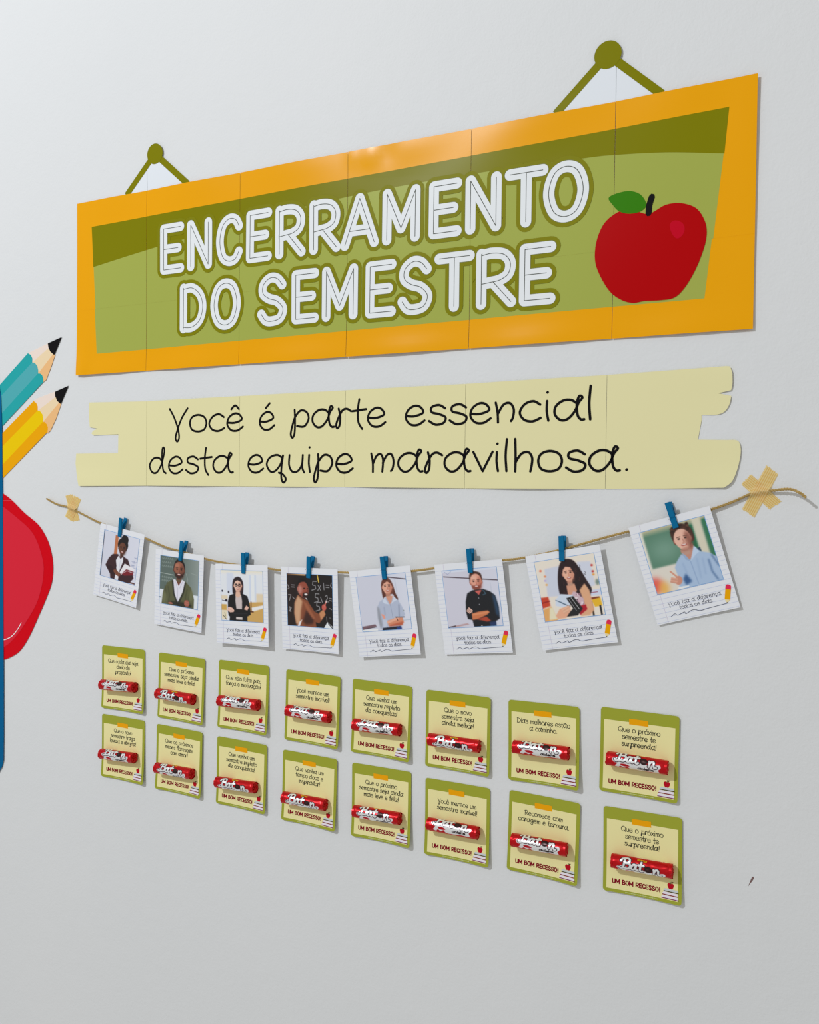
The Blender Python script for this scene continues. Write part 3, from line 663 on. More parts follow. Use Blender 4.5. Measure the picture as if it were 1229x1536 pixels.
def portrait_woman_glasses():
    P = Paint(NG, NG, (224, 227, 238)); P.shade(lambda u, v: np.clip(1 - v*9, 0, 1), (236, 226, 196), .8)
    P.rect(.14, .05, .30, .45, (210, 216, 230), soft=.012); P.rect(.68, .08, .84, .60, (206, 214, 230), soft=.006); P.rect(.72, .08, .80, .60, (230, 234, 242), soft=.006)
    P.rect(.84, .44, 1, .72, (224, 206, 176), soft=.012); P.poly([(.66, .62), (1, .60), (1, 1), (.60, 1)], (204, 162, 92), soft=.008)
    P.poly([(.72, .72), (1, .66), (1, .72), (.74, .80)], (232, 230, 230), soft=.006); P.rect(.70, .60, .725, .80, (120, 70, 40), soft=.003); P.ell(.73, .80, .05, .014, (90, 50, 30))
    P.rect(0, .68, .13, .80, (206, 164, 84), soft=.006); P.rect(.0, .80, .14, .98, (226, 214, 186), soft=.01); P.rect(0, .50, .16, .58, (222, 206, 176), soft=.012)
    P.line([(.04, .90), (.12, .98)], .012, (60, 55, 45)); P.line([(.08, .84), (.10, .92)], .010, (110, 120, 70)); P.ell(.03, .415, .02, .02, (40, 36, 50)); P.ell(.18, .435, .02, .025, (40, 36, 50)); P.line([(.02, .60), (.14, .62)], .012, (50, 46, 60)); P.ell(.12, .60, .03, .025, (40, 36, 50))
    P.poly([(.28, .45), (.275, .28), (.31, .17), (.40, .125), (.48, .15), (.535, .25), (.53, .42), (.50, .46), (.30, .46)], (36, 24, 30), soft=.006, smooth=True)
    face(P, .405, .30, .095, .125, (228, 186, 166), (186, 128, 108), glasses=True)
    P.poly([(.30, .30), (.31, .20), (.40, .165), (.49, .20), (.505, .30), (.47, .22), (.40, .195), (.34, .22)], (36, 24, 30), soft=.004)
    P.poly([(.34, .45), (.20, .50), (.16, .62), (.155, .80), (.17, .90), (.20, .92), (.19, 1.0), (.62, 1.0), (.62, .90), (.70, .86), (.68, .66), (.63, .50), (.50, .45)], (18, 16, 20), soft=.005)
    P.poly([(.35, .48), (.48, .48), (.50, .60), (.495, .76), (.36, .76), (.34, .60)], (202, 188, 186), soft=.005); P.poly([(.355, .42), (.455, .42), (.47, .50), (.40, .54), (.34, .50)], (222, 178, 156), soft=.006)
    P.rect(.35, .92, .50, .97, (208, 196, 192), soft=.004); P.ell(.23, .78, .08, .045, (230, 184, 166), rot=20); fingers(P, .17, .74, .9, .35, 4, (234, 190, 172), .12, .02)
    P.poly([(.54, .76), (.60, .68), (.66, .72), (.62, .78)], (228, 182, 164), soft=.004); P.line([(.30, .86), (.62, .84)], .012, (44, 42, 48), soft=.006)
    return P
def portrait_man_blackboard():
    P = Paint(NG, NG, (26, 20, 20)); P.rect(0, 0, .42, .03, (206, 160, 104), soft=.004); P.shade(lambda u, v: np.clip(1 - u*3, 0, 1), (46, 28, 24), .7)
    ch = (196, 196, 200)
    def num(pts, w=.013): P.line(pts, w, ch, soft=.003, op=.8)
    for ox, oy in ((.57, .13), (.62, .36), (.65, .52)):
        num([(ox + .09, oy), (ox + .01, oy), (ox, oy + .07), (ox + .06, oy + .08), (ox + .07, oy + .14), (ox - .02, oy + .17)])
    num([(.69, .20), (.75, .30)]); num([(.75, .20), (.68, .30)]); num([(.81, .15), (.82, .28)]); num([(.86, .19), (.93, .19)]); num([(.86, .23), (.93, .23)]); num([(.98, .14), (.96, .20), (1.0, .24)])
    num([(.74, .42), (.78, .52)]); num([(.84, .40), (.88, .38), (.89, .44), (.84, .50), (.92, .50)]); num([(.93, .43), (.99, .44)]); num([(.93, .47), (.99, .48)]); num([(.93, .62), (.98, .64)]); num([(.86, .78), (.87, .88)], .008); num([(.92, .80), (.96, .80)], .008)
    num([(.02, .22), (.05, .28), (.02, .30)]); num([(.10, .22), (.17, .22)]); num([(.10, .26), (.17, .26)]); num([(.03, .41), (.09, .41), (.05, .52)]); num([(.12, .45), (.16, .48)]); num([(.05, .64), (.09, .66), (.04, .72), (.08, .73), (.05, .64)])
    P.line([(.68, .02), (.705, .14)], .022, (222, 186, 70)); P.poly([(.80, 1.0), (.88, .88), (1, .97), (1, 1)], (226, 230, 238), soft=.003); P.line([(.90, .91), (1, 1.0)], .018, (20, 20, 24))
    P.ell(.35, .205, .115, .115, (18, 12, 14))
    P.poly([(.25, .24), (.29, .17), (.40, .15), (.46, .22), (.48, .30), (.46, .40), (.40, .46), (.30, .42), (.25, .34)], (150, 74, 56), soft=.006, smooth=True)
    P.ell(.29, .30, .05, .08, (206, 148, 136), soft=.02, op=.75); P.ell(.25, .29, .022, .04, (180, 110, 96)); P.poly([(.36, .36), (.46, .34), (.46, .42), (.40, .46), (.34, .43)], (40, 20, 20), soft=.008)
    P.ell(.385, .275, .022, .012, (24, 12, 12)); P.ell(.455, .275, .014, .011, (24, 12, 12)); P.ell(.42, .385, .036, .018, (238, 226, 222)); P.line([(.44, .28), (.47, .32), (.44, .335)], .012, (96, 40, 34), soft=.004)
    P.poly([(.24, .40), (.34, .46), (.45, .50), (.42, .44), (.48, .54), (.60, .70), (.70, .74), (.80, .66), (.84, .74), (.70, .92), (.62, .90), (.64, 1.0), (.20, 1.0), (.15, .76), (.16, .56)], (132, 72, 46), soft=.006)
    P.poly([(.24, .41), (.17, .56), (.155, .76), (.19, .96), (.28, .96), (.30, .70), (.34, .52)], (206, 160, 124), soft=.016)
    P.poly([(.34, .90), (.42, .68), (.58, .86), (.56, .94), (.40, .96)], (44, 22, 20), soft=.02, op=.8); P.poly([(.34, .50), (.44, .56), (.62, .84), (.56, .84), (.42, .66)], (158, 92, 62), soft=.012)
    P.poly([(.22, 1.0), (.26, .92), (.33, .86), (.27, 1.0)], (230, 222, 222), soft=.004); P.poly([(.40, .45), (.44, .46), (.45, .50)], (236, 234, 238), soft=.003)
    P.poly([(.70, .72), (.80, .64), (.84, .74), (.74, .86)], (196, 134, 92), soft=.008); P.ell(.81, .61, .05, .06, (196, 92, 80)); P.line([(.82, .58), (.86, .50)], .024, (210, 110, 96)); P.line([(.855, .515), (.875, .485)], .012, (240, 240, 240))
    return P
def portrait_woman_shirt():
    P = Paint(NG, NG, (206, 207, 220)); P.shade(lambda u, v: np.clip(u - .4, 0, 1), (222, 226, 238), .9)
    P.line([(.56, .035), (1, .115)], .018, (80, 66, 76), soft=.003); P.line([(.78, .10), (.80, .60)], .010, (188, 194, 210), soft=.004); P.line([(.84, .84), (1, .84)], .006, (150, 175, 190))
    P.rect(.85, .66, .89, .675, (96, 110, 90)); P.poly([(0, .91), (.28, .88), (.30, .92), (0, .97)], (120, 92, 100), soft=.005); P.line([(0, .96), (.30, .93)], .012, (70, 50, 60)); P.rect(0, .965, .32, 1, (230, 232, 240))
    P.poly([(.50, .42), (.49, .20), (.53, .09), (.60, .055), (.68, .09), (.73, .20), (.76, .34), (.80, .46), (.74, .46), (.70, .36), (.54, .40)], (92, 50, 40), soft=.006, smooth=True)
    face(P, .61, .225, .10, .135, (226, 168, 144), (176, 104, 84), brow=(70, 40, 34))
    P.poly([(.50, .22), (.53, .11), (.61, .075), (.70, .13), (.72, .25), (.68, .16), (.62, .125), (.55, .16)], (104, 58, 46), soft=.004)
    P.poly([(.53, .42), (.42, .48), (.36, .58), (.35, .74), (.37, .96), (.44, 1.0), (.80, .97), (.82, .84), (.90, .74), (.86, .60), (.80, .48), (.72, .43)], (178, 186, 206), soft=.006)
    P.poly([(.36, .56), (.40, .60), (.42, .90), (.38, .97), (.35, .78)], (150, 152, 160), soft=.014); P.poly([(.56, .40), (.70, .39), (.66, .50), (.62, .54)], (212, 150, 126), soft=.005)
    P.poly([(.53, .41), (.48, .48), (.52, .52), (.60, .54)], (206, 214, 230), soft=.004); P.poly([(.73, .41), (.78, .47), (.70, .50), (.64, .54)], (206, 214, 230), soft=.004)
    P.line([(.63, .54), (.65, .80)], .007, (140, 148, 172)); P.line([(.50, .58), (.50, .72)], .014, (150, 158, 182), soft=.01); P.line([(.80, .56), (.78, .76)], .014, (120, 128, 150), soft=.008)
    P.poly([(.42, .70), (.48, .72), (.50, .78), (.46, .80)], (230, 156, 138), soft=.004); P.poly([(.44, .80), (.54, .82), (.50, .93), (.44, .96)], (196, 202, 218), soft=.006)
    P.poly([(.53, .83), (.72, .79), (.84, .79), (.86, .88), (.80, .925), (.54, .925)], (214, 138, 106), soft=.006); P.line([(.54, .86), (.74, .80)], .040, (236, 172, 144), soft=.006); P.poly([(.58, .91), (.84, .86), (.83, .925), (.54, .94)], (186, 92, 64), soft=.010); P.line([(.72, .78), (.74, .84)], .012, (60, 36, 40)); P.line([(.70, .775), (.88, .785)], .016, (96, 92, 104), soft=.004)
    P.poly([(.42, .955), (.78, .94), (.80, 1), (.41, 1)], (28, 30, 44), soft=.005); P.rect(.70, .95, .80, 1, (36, 60, 130), soft=.008)
    return P
def portrait_man_dark_shirt():
    P = Paint(NG, NG, (207, 205, 218)); P.shade(lambda u, v: np.clip(u - .5, 0, 1), (218, 222, 236), .9)
    P.line([(.02, .105), (1, .225)], .016, (66, 50, 58), soft=.003); P.rect(0, 0, 1, .04, (214, 218, 232)); P.line([(.04, .02), (.10, .07), (.17, .02)], .006, (140, 150, 190), soft=.002); P.line([(.86, .26), (.87, .84)], .010, (190, 196, 212), soft=.005)
    P.poly([(0, .985), (.36, .93), (.40, .955), (.1, 1)], (190, 158, 160), soft=.004); P.line([(0, .99), (.14, .97)], .018, (70, 50, 56))
    P.poly([(.49, .22), (.50, .10), (.56, .05), (.64, .055), (.71, .10), (.72, .22), (.70, .26), (.52, .26)], (70, 42, 34), soft=.006, smooth=True)
    face(P, .605, .235, .105, .145, (226, 160, 138), (170, 88, 70), beard=(128, 64, 50), brow=(74, 42, 34))
    P.ell(.57, .16, .06, .04, (240, 186, 164), soft=.016, op=.7)
    P.poly([(.52, .37), (.42, .42), (.375, .56), (.36, .74), (.38, .86), (.46, .88), (.48, 1.0), (.88, 1.0), (.88, .92), (.955, .88), (.96, .68), (.92, .48), (.84, .41), (.72, .36)], (22, 24, 30), soft=.006)
    P.poly([(.86, .44), (.92, .50), (.955, .70), (.95, .86), (.90, .80), (.88, .60)], (40, 72, 104), soft=.016, op=.9); P.line([(.71, .38), (.76, .44), (.70, .46)], .012, (76, 120, 146), soft=.004, op=.8); P.poly([(.56, .385), (.69, .375), (.63, .46)], (204, 96, 88), soft=.005)
    P.ell(.62, .51, .009, .009, (190, 190, 196)); P.ell(.62, .62, .009, .009, (190, 190, 196)); P.poly([(.76, .93), (.88, .92), (.88, 1), (.78, 1)], (32, 52, 96), soft=.01)
    P.poly([(.46, .77), (.60, .74), (.76, .73), (.79, .76), (.74, .80), (.56, .87), (.46, .88)], (206, 120, 78), soft=.006); P.poly([(.54, .87), (.72, .83), (.80, .91), (.72, .92)], (176, 66, 44), soft=.008); P.line([(.48, .79), (.76, .76)], .020, (228, 152, 108), soft=.01)
    fingers(P, .42, .67, .75, .65, 4, (240, 190, 172), .085, .019); P.ell(.62, .985, .014, .010, (190, 190, 190))
    return P
def portrait_woman_curly():
    P = Paint(NG, NG, (236, 222, 208)); P.poly([(.15, .14), (.40, .12), (.42, .62), (.12, .60)], (204, 208, 222), soft=.010); P.poly([(.70, .10), (.92, .12), (.93, .52), (.72, .54)], (208, 212, 226), soft=.010)
    for x, y, c in ((.08, .16, (232, 110, 80)), (.14, .26, (230, 150, 110)), (.13, .33, (190, 180, 220)), (.14, .40, (240, 180, 110)), (.93, .19, (196, 60, 56)), (.93, .29, (190, 60, 60)), (.93, .34, (230, 160, 80))): P.ell(x, y, .022, .018, c, soft=.006)
    P.ell(.97, .47, .03, .05, (120, 140, 130), soft=.012); P.poly([(0, .60), (.13, .60), (.14, .75), (0, .78)], (200, 66, 40), soft=.008); P.line([(0, .69), (.14, .67)], .02, (150, 30, 30), soft=.004); P.poly([(0, .80), (.15, .76), (.22, 1), (0, 1)], (226, 168, 100), soft=.008); P.poly([(.12, .78), (.17, .78), (.21, .98), (.08, .98)], (238, 222, 190), soft=.008)
    P.rect(.80, .58, 1, .68, (206, 212, 232), soft=.006); P.rect(.84, .62, .95, .63, (150, 60, 80)); P.rect(.80, .70, .96, .74, (130, 60, 40), soft=.004); P.poly([(.82, .74), (.97, .72), (.98, .85), (.86, .86)], (230, 180, 40), soft=.006); P.rect(.80, .76, .83, 1, (60, 50, 40), soft=.004); P.rect(.93, .84, .96, 1, (40, 40, 40), soft=.004)
    hair = (38, 22, 26); P.poly([(.34, .62), (.33, .42), (.38, .18), (.46, .05), (.56, .03), (.66, .08), (.74, .24), (.80, .40), (.86, .56), (.82, .66), (.76, .80), (.66, .84), (.60, .60), (.44, .66)], hair, soft=.006, smooth=True)
    rng = random.Random(4)
    for k in range(60):
        x, y = rng.uniform(.36, .80), rng.uniform(.15, .78)
        if abs(x - .53) < .10 and y < .55: continue
        P.line([(x, y), (x + .015, y + .02), (x - .005, y + .04), (x + .012, y + .06)], .008, rng.choice([(70, 40, 40), (22, 12, 16), (88, 48, 44)]), soft=.002, op=.7, smooth=True)
    P.poly([(.66, .56), (.76, .46), (.82, .58), (.84, .90), (.76, .98), (.60, .98), (.70, .78)], (222, 168, 130), soft=.008)
    P.poly([(.46, .46), (.60, .44), (.62, .56), (.50, .68), (.46, .60)], (214, 154, 126), soft=.006)
    face(P, .53, .265, .098, .14, (232, 178, 152), (196, 122, 98), brow=(60, 36, 34))
    P.poly([(.42, .30), (.44, .15), (.53, .10), (.63, .16), (.655, .34), (.69, .50), (.62, .52), (.63, .30), (.58, .17), (.50, .15), (.45, .20)], hair, soft=.006)
    P.poly([(.48, .66), (.56, .56), (.62, .60), (.70, .70), (.70, .82), (.56, .80)], (206, 176, 186), soft=.006)
    for k in range(26): x, y = rng.uniform(.52, .68), rng.uniform(.60, .80); P.ell(x, y, .010, .014, rng.choice([(90, 60, 80), (240, 226, 230), (160, 110, 130)]), rot=rng.uniform(0, 180), soft=.003)
    P.poly([(.56, .82), (.72, .80), (.73, .88), (.60, .96)], (176, 22, 40), soft=.005)
    P.poly([(.24, .66), (.34, .58), (.54, .62), (.56, .70), (.40, .82), (.22, .76)], (206, 216, 232), soft=.004)
    for k in range(5): P.line([(.24 + .03*k, .67 + .02*k), (.34 + .03*k, .72 + .02*k)], .010, (90, 110, 130), soft=.003)
    P.poly([(.42, .66), (.54, .64), (.66, .86), (.56, .96), (.34, .96), (.50, .84)], (30, 30, 32), soft=.005); P.line([(.50, .66), (.60, .86)], .008, (200, 200, 200)); P.line([(.46, .68), (.55, .88)], .006, (180, 180, 186))
    P.poly([(.20, .92), (.28, .82), (.44, .78), (.46, .86), (.36, .98), (.22, .98)], (232, 170, 138), soft=.006); fingers(P, .32, .84, .9, -.35, 4, (238, 182, 150), .14, .022)
    return P
def portrait_man_blue_shirt():
    P = Paint(NG, NG, (86, 128, 106)); P.shade(lambda u, v: np.clip(1 - v*10, 0, 1), (214, 196, 160), .9); P.shade(lambda u, v: np.exp(-((u - .3)/.25)**2 - ((v - .35)/.2)**2), (128, 164, 146), .7)
    P.rect(0, .0, .045, .62, (224, 220, 208), soft=.012); P.rect(.66, .08, .80, .50, (30, 104, 70), soft=.01); P.rect(.80, 0, .93, .62, (214, 208, 186), soft=.014); P.rect(.945, .04, 1, .62, (52, 118, 84), soft=.01)
    P.rect(0, .60, .5, 1, (222, 214, 202), soft=.012); P.ell(.03, .86, .10, .12, (228, 90, 80), soft=.04); P.ell(.13, .92, .08, .10, (240, 178, 80), soft=.04, op=.9)
    P.poly([(.46, .26), (.45, .14), (.50, .05), (.58, .02), (.68, .04), (.76, .12), (.775, .24), (.74, .33), (.50, .33)], (70, 42, 32), soft=.006, smooth=True)
    rng = random.Random(9)
    for k in range(24): P.ell(rng.uniform(.47, .75), rng.uniform(.03, .15), .022, .018, rng.choice([(60, 34, 26), (96, 60, 44), (46, 26, 20)]), soft=.006)
    P.poly([(.52, .42), (.72, .36), (.74, .52), (.62, .60), (.54, .54)], (196, 140, 122), soft=.006)
    face(P, .60, .265, .125, .165, (232, 182, 162), (160, 96, 80), brow=(80, 50, 40))
    P.poly([(.66, .14), (.73, .22), (.73, .40), (.68, .46), (.66, .30)], (128, 74, 62), soft=.022, op=.75)
    P.poly([(.52, .48), (.42, .58), (.37, .66), (.38, .80), (.36, .92), (.34, 1.0), (1, 1.0), (1, .64), (.92, .56), (.78, .50), (.74, .46), (.62, .60)], (168, 190, 218), soft=.006)
    P.poly([(.53, .46), (.56, .58), (.62, .62), (.58, .52)], (150, 172, 204), soft=.004); P.poly([(.73, .40), (.80, .50), (.72, .54), (.62, .62)], (190, 208, 232), soft=.004); P.poly([(.76, .46), (.81, .44), (.82, .52)], (30, 60, 90), soft=.006)
    P.line([(.62, .62), (.64, .98)], .010, (136, 160, 196), soft=.004); P.line([(.88, .66), (.88, .84), (.93, .98)], .022, (62, 94, 140), soft=.012, op=.8); P.line([(.94, .60), (1, .78)], .022, (66, 98, 142), soft=.012, op=.8); P.poly([(.44, .86), (.50, .78), (.56, .92), (.46, .96)], (56, 92, 142), soft=.014)
    for pts in ([(.50, .62), (.52, .78)], [(.72, .60), (.70, .90)], [(.80, .62), (.78, .86)]): P.line(pts, .018, (150, 174, 206), soft=.012)
    P.ell(.37, .86, .055, .07, (206, 142, 120), rot=20); P.line([(.36, .80), (.29, .70)], .026, (214, 152, 130)); fingers(P, .28, .80, .85, .40, 4, (224, 164, 140), .10, .024); P.poly([(.34, .96), (.50, .97), (.48, 1), (.32, 1)], (240, 240, 240), soft=.004)
    return P

# ------------------------------------------------------------------ photo cards on the twine
PW, PH = 0.0985, 0.1238
CARDW = mat('photo_card_paper', col(226, 227, 245), 0.42)
LINE = mat('notebook_blue_line', col(196, 204, 228), 0.5); MARG = mat('notebook_margin_line', col(206, 196, 214), 0.5); FRAME = mat('picture_frame_line', col(130, 170, 214), 0.5)
INK = mat('grey_ink', col(74, 78, 96), 0.5); ERA = mat('eraser_pink', col(222, 50, 84), 0.45); PCY = mat('small_pencil_yellow', col(236, 164, 8), 0.45); PCW = mat('small_pencil_wood', col(240, 214, 160), 0.45)
PHOTO = attr_mat('photo_print', 0.3, spec=0.5)
PHOTOS = [  # pixel centre, tilt, painter, who
 ((177.9, 847.6), -9.7, portrait_woman_blazer, 'woman in dark blazer holding a book'),
 ((267.5, 885.6), -4.2, portrait_man_cardigan, 'man in olive cardigan at green chalkboard'),
 ((362.9, 907.0), 1.2, portrait_woman_glasses, 'woman with glasses in black cardigan'),
 ((464.5, 914.5), 0.5, portrait_man_blackboard, 'man in brown jacket pointing at blackboard sums'),
 ((576.8, 918.1), 7.9, portrait_woman_shirt, 'woman in grey-blue shirt with arms crossed'),
 ((709.7, 911.7), 7.0, portrait_man_dark_shirt, 'man in black shirt with arms crossed'),
 ((856.5, 897.5), 11.3, portrait_woman_curly, 'woman with long curly hair carrying books'),
 ((1025.2, 849.9), 17.0, portrait_man_blue_shirt, 'man in light blue shirt before green board')]
PU = lambda u: (u - .5)*PW
PV = lambda v: (.5 - v)*PH
for i, (pc, ang, painter, who) in enumerate(PHOTOS):
    ht, hb = HTOP[i], HBOT[i]; hm = (ht + hb)/2
    s, t = W(pc[0], pc[1], hm)
    root = empty('photo_card', s, t, 0, ang); tag(root, 'instant-style photo card of ' + who, 'photo card', 'photo cards clipped to the twine')
    rr = random.Random(i + 20); cu, cv = rr.uniform(-.0012, .0016), rr.uniform(.0006, .0018)
    def H(x, z, ht=ht, hb=hb, hm=hm, cu=cu, cv=cv):
        return hm + (z/PH)*(ht - hb) + cu*(2*x/PW)**2*(0.5 - z/PH) + cv*np.maximum(0, -z/PH - .1)*(2*x/PW)
    Flat().poly([(PU(0), PV(1)), (PU(1), PV(1)), (PU(1), PV(0)), (PU(0), PV(0))]).build('card', CARDW, root, H=H, off=0, thick=0.0003, grid=0.009)
    fl = Flat()
    for k in range(1, 22):
        v = .03 + k*.0455
        fl.poly([(PU(a), PV(v) + d) for a, d in ((0.003, -.00016), (.997, -.00016), (.997, .00016), (.003, .00016))])
    fl.build('ruled_lines', LINE, root, H=H, off=0.00008, grid=0.012)
    Flat().poly([(PU(.135) + d, PV(v)) for d, v in ((-.0002, .997), (.0002, .997), (.0002, .003), (-.0002, .003))]).build('margin_line', MARG, root, H=H, off=0.00012, grid=0.012)
    u0, u1, v0, v1 = .108, .905, .078, .705
    e = .007; Flat().poly([(PU(u0 - e), PV(v1 + e*.8)), (PU(u1 + e), PV(v1 + e*.8)), (PU(u1 + e), PV(v0 - e*.8)), (PU(u0 - e), PV(v0 - e*.8))]).build('picture_frame', FRAME, root, H=H, off=0.00016, grid=0.009)
    P = painter()
    me = ink_grid_mesh('picture', P, lambda U, V: (PU(u0 + (u1 - u0)*U), -(H(PU(u0 + (u1 - u0)*U), PV(v0 + (v1 - v0)*V)) + 0.00026), PV(v0 + (v1 - v0)*V)), PHOTO)
    o = link('picture', me, root); o['label'] = 'printed photo of ' + who
    fl = Flat(); hand_text(fl, 'Você faz a diferença', PU(.195), PV(.842), PU(.835), PV(.842), .0031, .00046, 4); hand_text(fl, 'todos os dias.', PU(.315), PV(.893), PU(.72), PV(.893), .0031, .00046, 4)
    fl.build('caption', INK, root, H=H, off=0.00020)
    Flat().stroke(crom([(PU(a), PV(b)) for a, b in ((.19, .945), (.24, .925), (.27, .945), (.32, .935), (.36, .928), (.37, .948), (.44, .928), (.49, .928), (.54, .948), (.62, .944), (.72, .940), (.82, .937), (.865, .935))], 4), .0006, seg=3).build('pen_squiggle', INK, root, H=H, off=0.00020)
    ax, ay, bx, by = PU(.945), PV(.765), PU(.868), PV(.935); dx, dy = bx - ax, by - ay; nx, ny = -dy, dx; L_ = math.hypot(dx, dy); nx, ny = nx/L_, ny/L_; w = .0031
    at_ = lambda f, g: (ax + dx*f + nx*g*w, ay + dy*f + ny*g*w)
    pb = Flat().poly([at_(.22, 1), at_(.80, 1), at_(.80, -1), at_(.22, -1)]).build('pencil_print', PCY, root, H=H, off=0.00024)
    Flat().poly([at_(.26, 1), at_(.26, -1), at_(.08, -1), at_(.01, -.6), at_(.0, 0), at_(.01, .6), at_(.08, 1)]).build('eraser', ERA, pb, H=H, off=0.00030)
    Flat().poly([at_(.80, 1), at_(.97, .15), at_(.97, -.15), at_(.80, -1)]).build('point', PCW, pb, H=H, off=0.00028)
    Flat().ellipse(*at_(.97, 0), .0007, .0007, n=8).build('lead', INK, pb, H=H, off=0.00034)

# ------------------------------------------------------------------ clothespins
BLUEW = mat('blue_wood', col(16, 104, 148), 0.5, bump=0.08, scale=700, vary=0.06); STEEL = mat('spring_steel', (0.20, 0.26, 0.30), 0.35, 0.9)
def prism(name, prof, w, material, bev=0.0004):
    bm = bmesh.new(); a = [bm.verts.new((-w/2, -h, z)) for h, z in prof]; b = [bm.verts.new((w/2, -h, z)) for h, z in prof]; n = len(prof)
    bm.faces.new(a); bm.faces.new(b[::-1])
    for k in range(n): bm.faces.new((a[k], b[k], b[(k + 1) % n], a[(k + 1) % n]))
    bmesh.ops.recalc_face_normals(bm, faces=bm.faces[:])
    bmesh.ops.bevel(bm, geom=bm.edges[:], offset=bev, segments=2, affect='EDGES', clamp_overlap=True)
    me = bpy.data.meshes.new(name); bm.to_mesh(me); bm.free(); me.materials.append(material); return me
front = [(.0004, -.0125), (.0026, -.0125), (.0040, -.0012), (.0034, -.0006), (.0034, .0004), (.0043, .0010), (.0066, .0196), (.0044, .0200), (.0012, .0025), (.0020, .0004), (.0014, -.0012), (.0004, -.0035)]
pin_front = prism('front_leg', front, .0070, BLUEW)
pin_back = prism('back_leg', [(-h - .0003, z) for h, z in front], .0070, BLUEW)
def spring_mesh():
    bm = bmesh.new(); path = []
    for k in range(49): a = 2*math.pi*3*k/48; path.append((-.0046 + .0092*k/48, .0017*math.cos(a), .0000 + .0017*math.sin(a)))
    path = [(-.0046, -.0041, -.0002), (-.0046, -.0022, .0002)] + path + [(.0046, .0022, .0002), (.0046, .0038, -.0002)]
    m = 5; rings = []
    for i, p in enumerate(path):
        p = Vector(p); T = (Vector(path[min(i + 1, len(path) - 1)]) - Vector(path[max(i - 1, 0)])).normalized(); A = T.cross(Vector((.3, .9, .2))).normalized(); B = T.cross(A)
        rings.append([bm.verts.new(p + (A*math.cos(6.283*k/m) + B*math.sin(6.283*k/m))*.00035) for k in range(m)])
    for r0, r1 in zip(rings[:-1], rings[1:]):
        for k in range(m): bm.faces.new((r0[k], r0[(k + 1) % m], r1[(k + 1) % m], r1[k]))
    me = bpy.data.meshes.new('spring'); bm.to_mesh(me); bm.free(); me.materials.append(STEEL); return me
pin_spring = spring_mesh()
PINS = [((180.6, 777), (178.3, 805.4)), ((272, 811.7), (269.5, 841)), ((363.6, 829.4), (364.5, 860.4)), ((462.6, 834.5), (462, 867.4)), ((572.5, 835), (576.4, 869)), ((702.6, 822.7), (705.6, 859.4)), ((841.8, 803.9), (842.9, 841.9)), ((1001.4, 753.9), (1014.3, 791.8))]
for i, (a, b) in enumerate(PINS):
    h0 = HTOP[i] - .001
    A, B = W(*a, h0 + .0066), W(*b, h0 + .0026); dx, dz = A[0] - B[0], A[1] - B[1]; ang = math.degrees(math.atan2(-dx, dz))
    f = .0125/.0325
    root = empty('clothespin', B[0] + dx*f, B[1] + dz*f, h0, ang); tag(root, 'small blue wooden clothespin gripping the photo of ' + PHOTOS[i][3], 'clothespin', 'clothespins on the twine')
    link('front_leg', pin_front, root); link('back_leg', pin_back, root); link('spring', pin_spring, root)

# ------------------------------------------------------------------ message cards
MW, MH = 0.0960, 0.1060
COL_ = mat('card_olive', col(154, 159, 54), 0.42); CCR = mat('card_cream', col(230, 221, 160), 0.42); COR = mat('card_orange_tape', col(238, 160, 14), 0.42)
CTX = mat('card_text_ink', col(64, 64, 50), 0.5); CRED = mat('card_dark_red', col(128, 14, 34), 0.5); CAPL = mat('card_apple_red', col(178, 16, 34), 0.42); CBK = mat('card_book_pages', col(226, 218, 228), 0.45); CBG = mat('card_book_grey', col(196, 202, 204), 0.45); CPL = mat('card_book_purple', col(122, 48, 98), 0.45); CPALE = mat('card_pale_ink', col(190, 198, 130), 0.5); CGR = mat('card_stem', col(70, 60, 20), 0.5)
T_ = {'conq': ['Que venha um', 'semestre repleto', 'de conquistas!'], 'leve': ['Que o próximo', 'semestre seja ainda', 'mais leve e feliz!'], 'incr': ['Você merece um', 'semestre incrível!'], 'surp': ['Que o próximo', 'semestre te', 'surpreenda!']}
CARDS = [((184.6, 1018.5), .5, ['Que cada dia seja', 'cheio de', 'propósito!'], 'Que cada dia seja cheio de propósito'), ((271.6, 1032.5), -1, T_['leve'], 'mais leve e feliz, upper row'), ((364.7, 1045.2), -.3, ['Que não falte paz,', 'força e motivação!'], 'Que não falte paz'), ((468.6, 1062.6), -.7, T_['incr'], 'semestre incrível, upper row'), ((571.8, 1079.2), -.6, T_['conq'], 'semestre repleto de conquistas, upper row'), ((686.8, 1098.3), 0, ['Que o novo', 'semestre seja', 'ainda melhor!'], 'semestre seja ainda melhor'), ((815.5, 1115.7), 1.0, ['Dias melhores estão', 'a caminho.'], 'Dias melhores estão a caminho'), ((958.4, 1131.0), -.2, T_['surp'], 'semestre te surpreenda, upper row'),
 ((184.3, 1122.9), .2, ['Que o novo', 'semestre traga', 'leveza e alegria!'], 'traga leveza e alegria'), ((268.4, 1140.8), -.7, ['Que os próximos', 'meses floresçam', 'com amor!'], 'floresçam com amor'), ((361.9, 1161.6), -.5, T_['conq'], 'semestre repleto de conquistas, lower row'), ((463.7, 1184.5), -.5, ['Que venha um', 'tempo doce e', 'inspirador!'], 'tempo doce e inspirador'), ((571.6, 1206.3), .5, T_['leve'], 'mais leve e feliz, lower row'), ((685.6, 1232.3), .3, T_['incr'], 'semestre incrível, lower row'), ((815.0, 1255.1), -1, ['Recomece com', 'coragem e ternura.'], 'Recomece com coragem e ternura'), ((963.4, 1281.7), .8, T_['surp'], 'semestre te surpreenda, lower row')]
MU = lambda u: (u - .5)*MW
MV = lambda v: (.5 - v)*MH
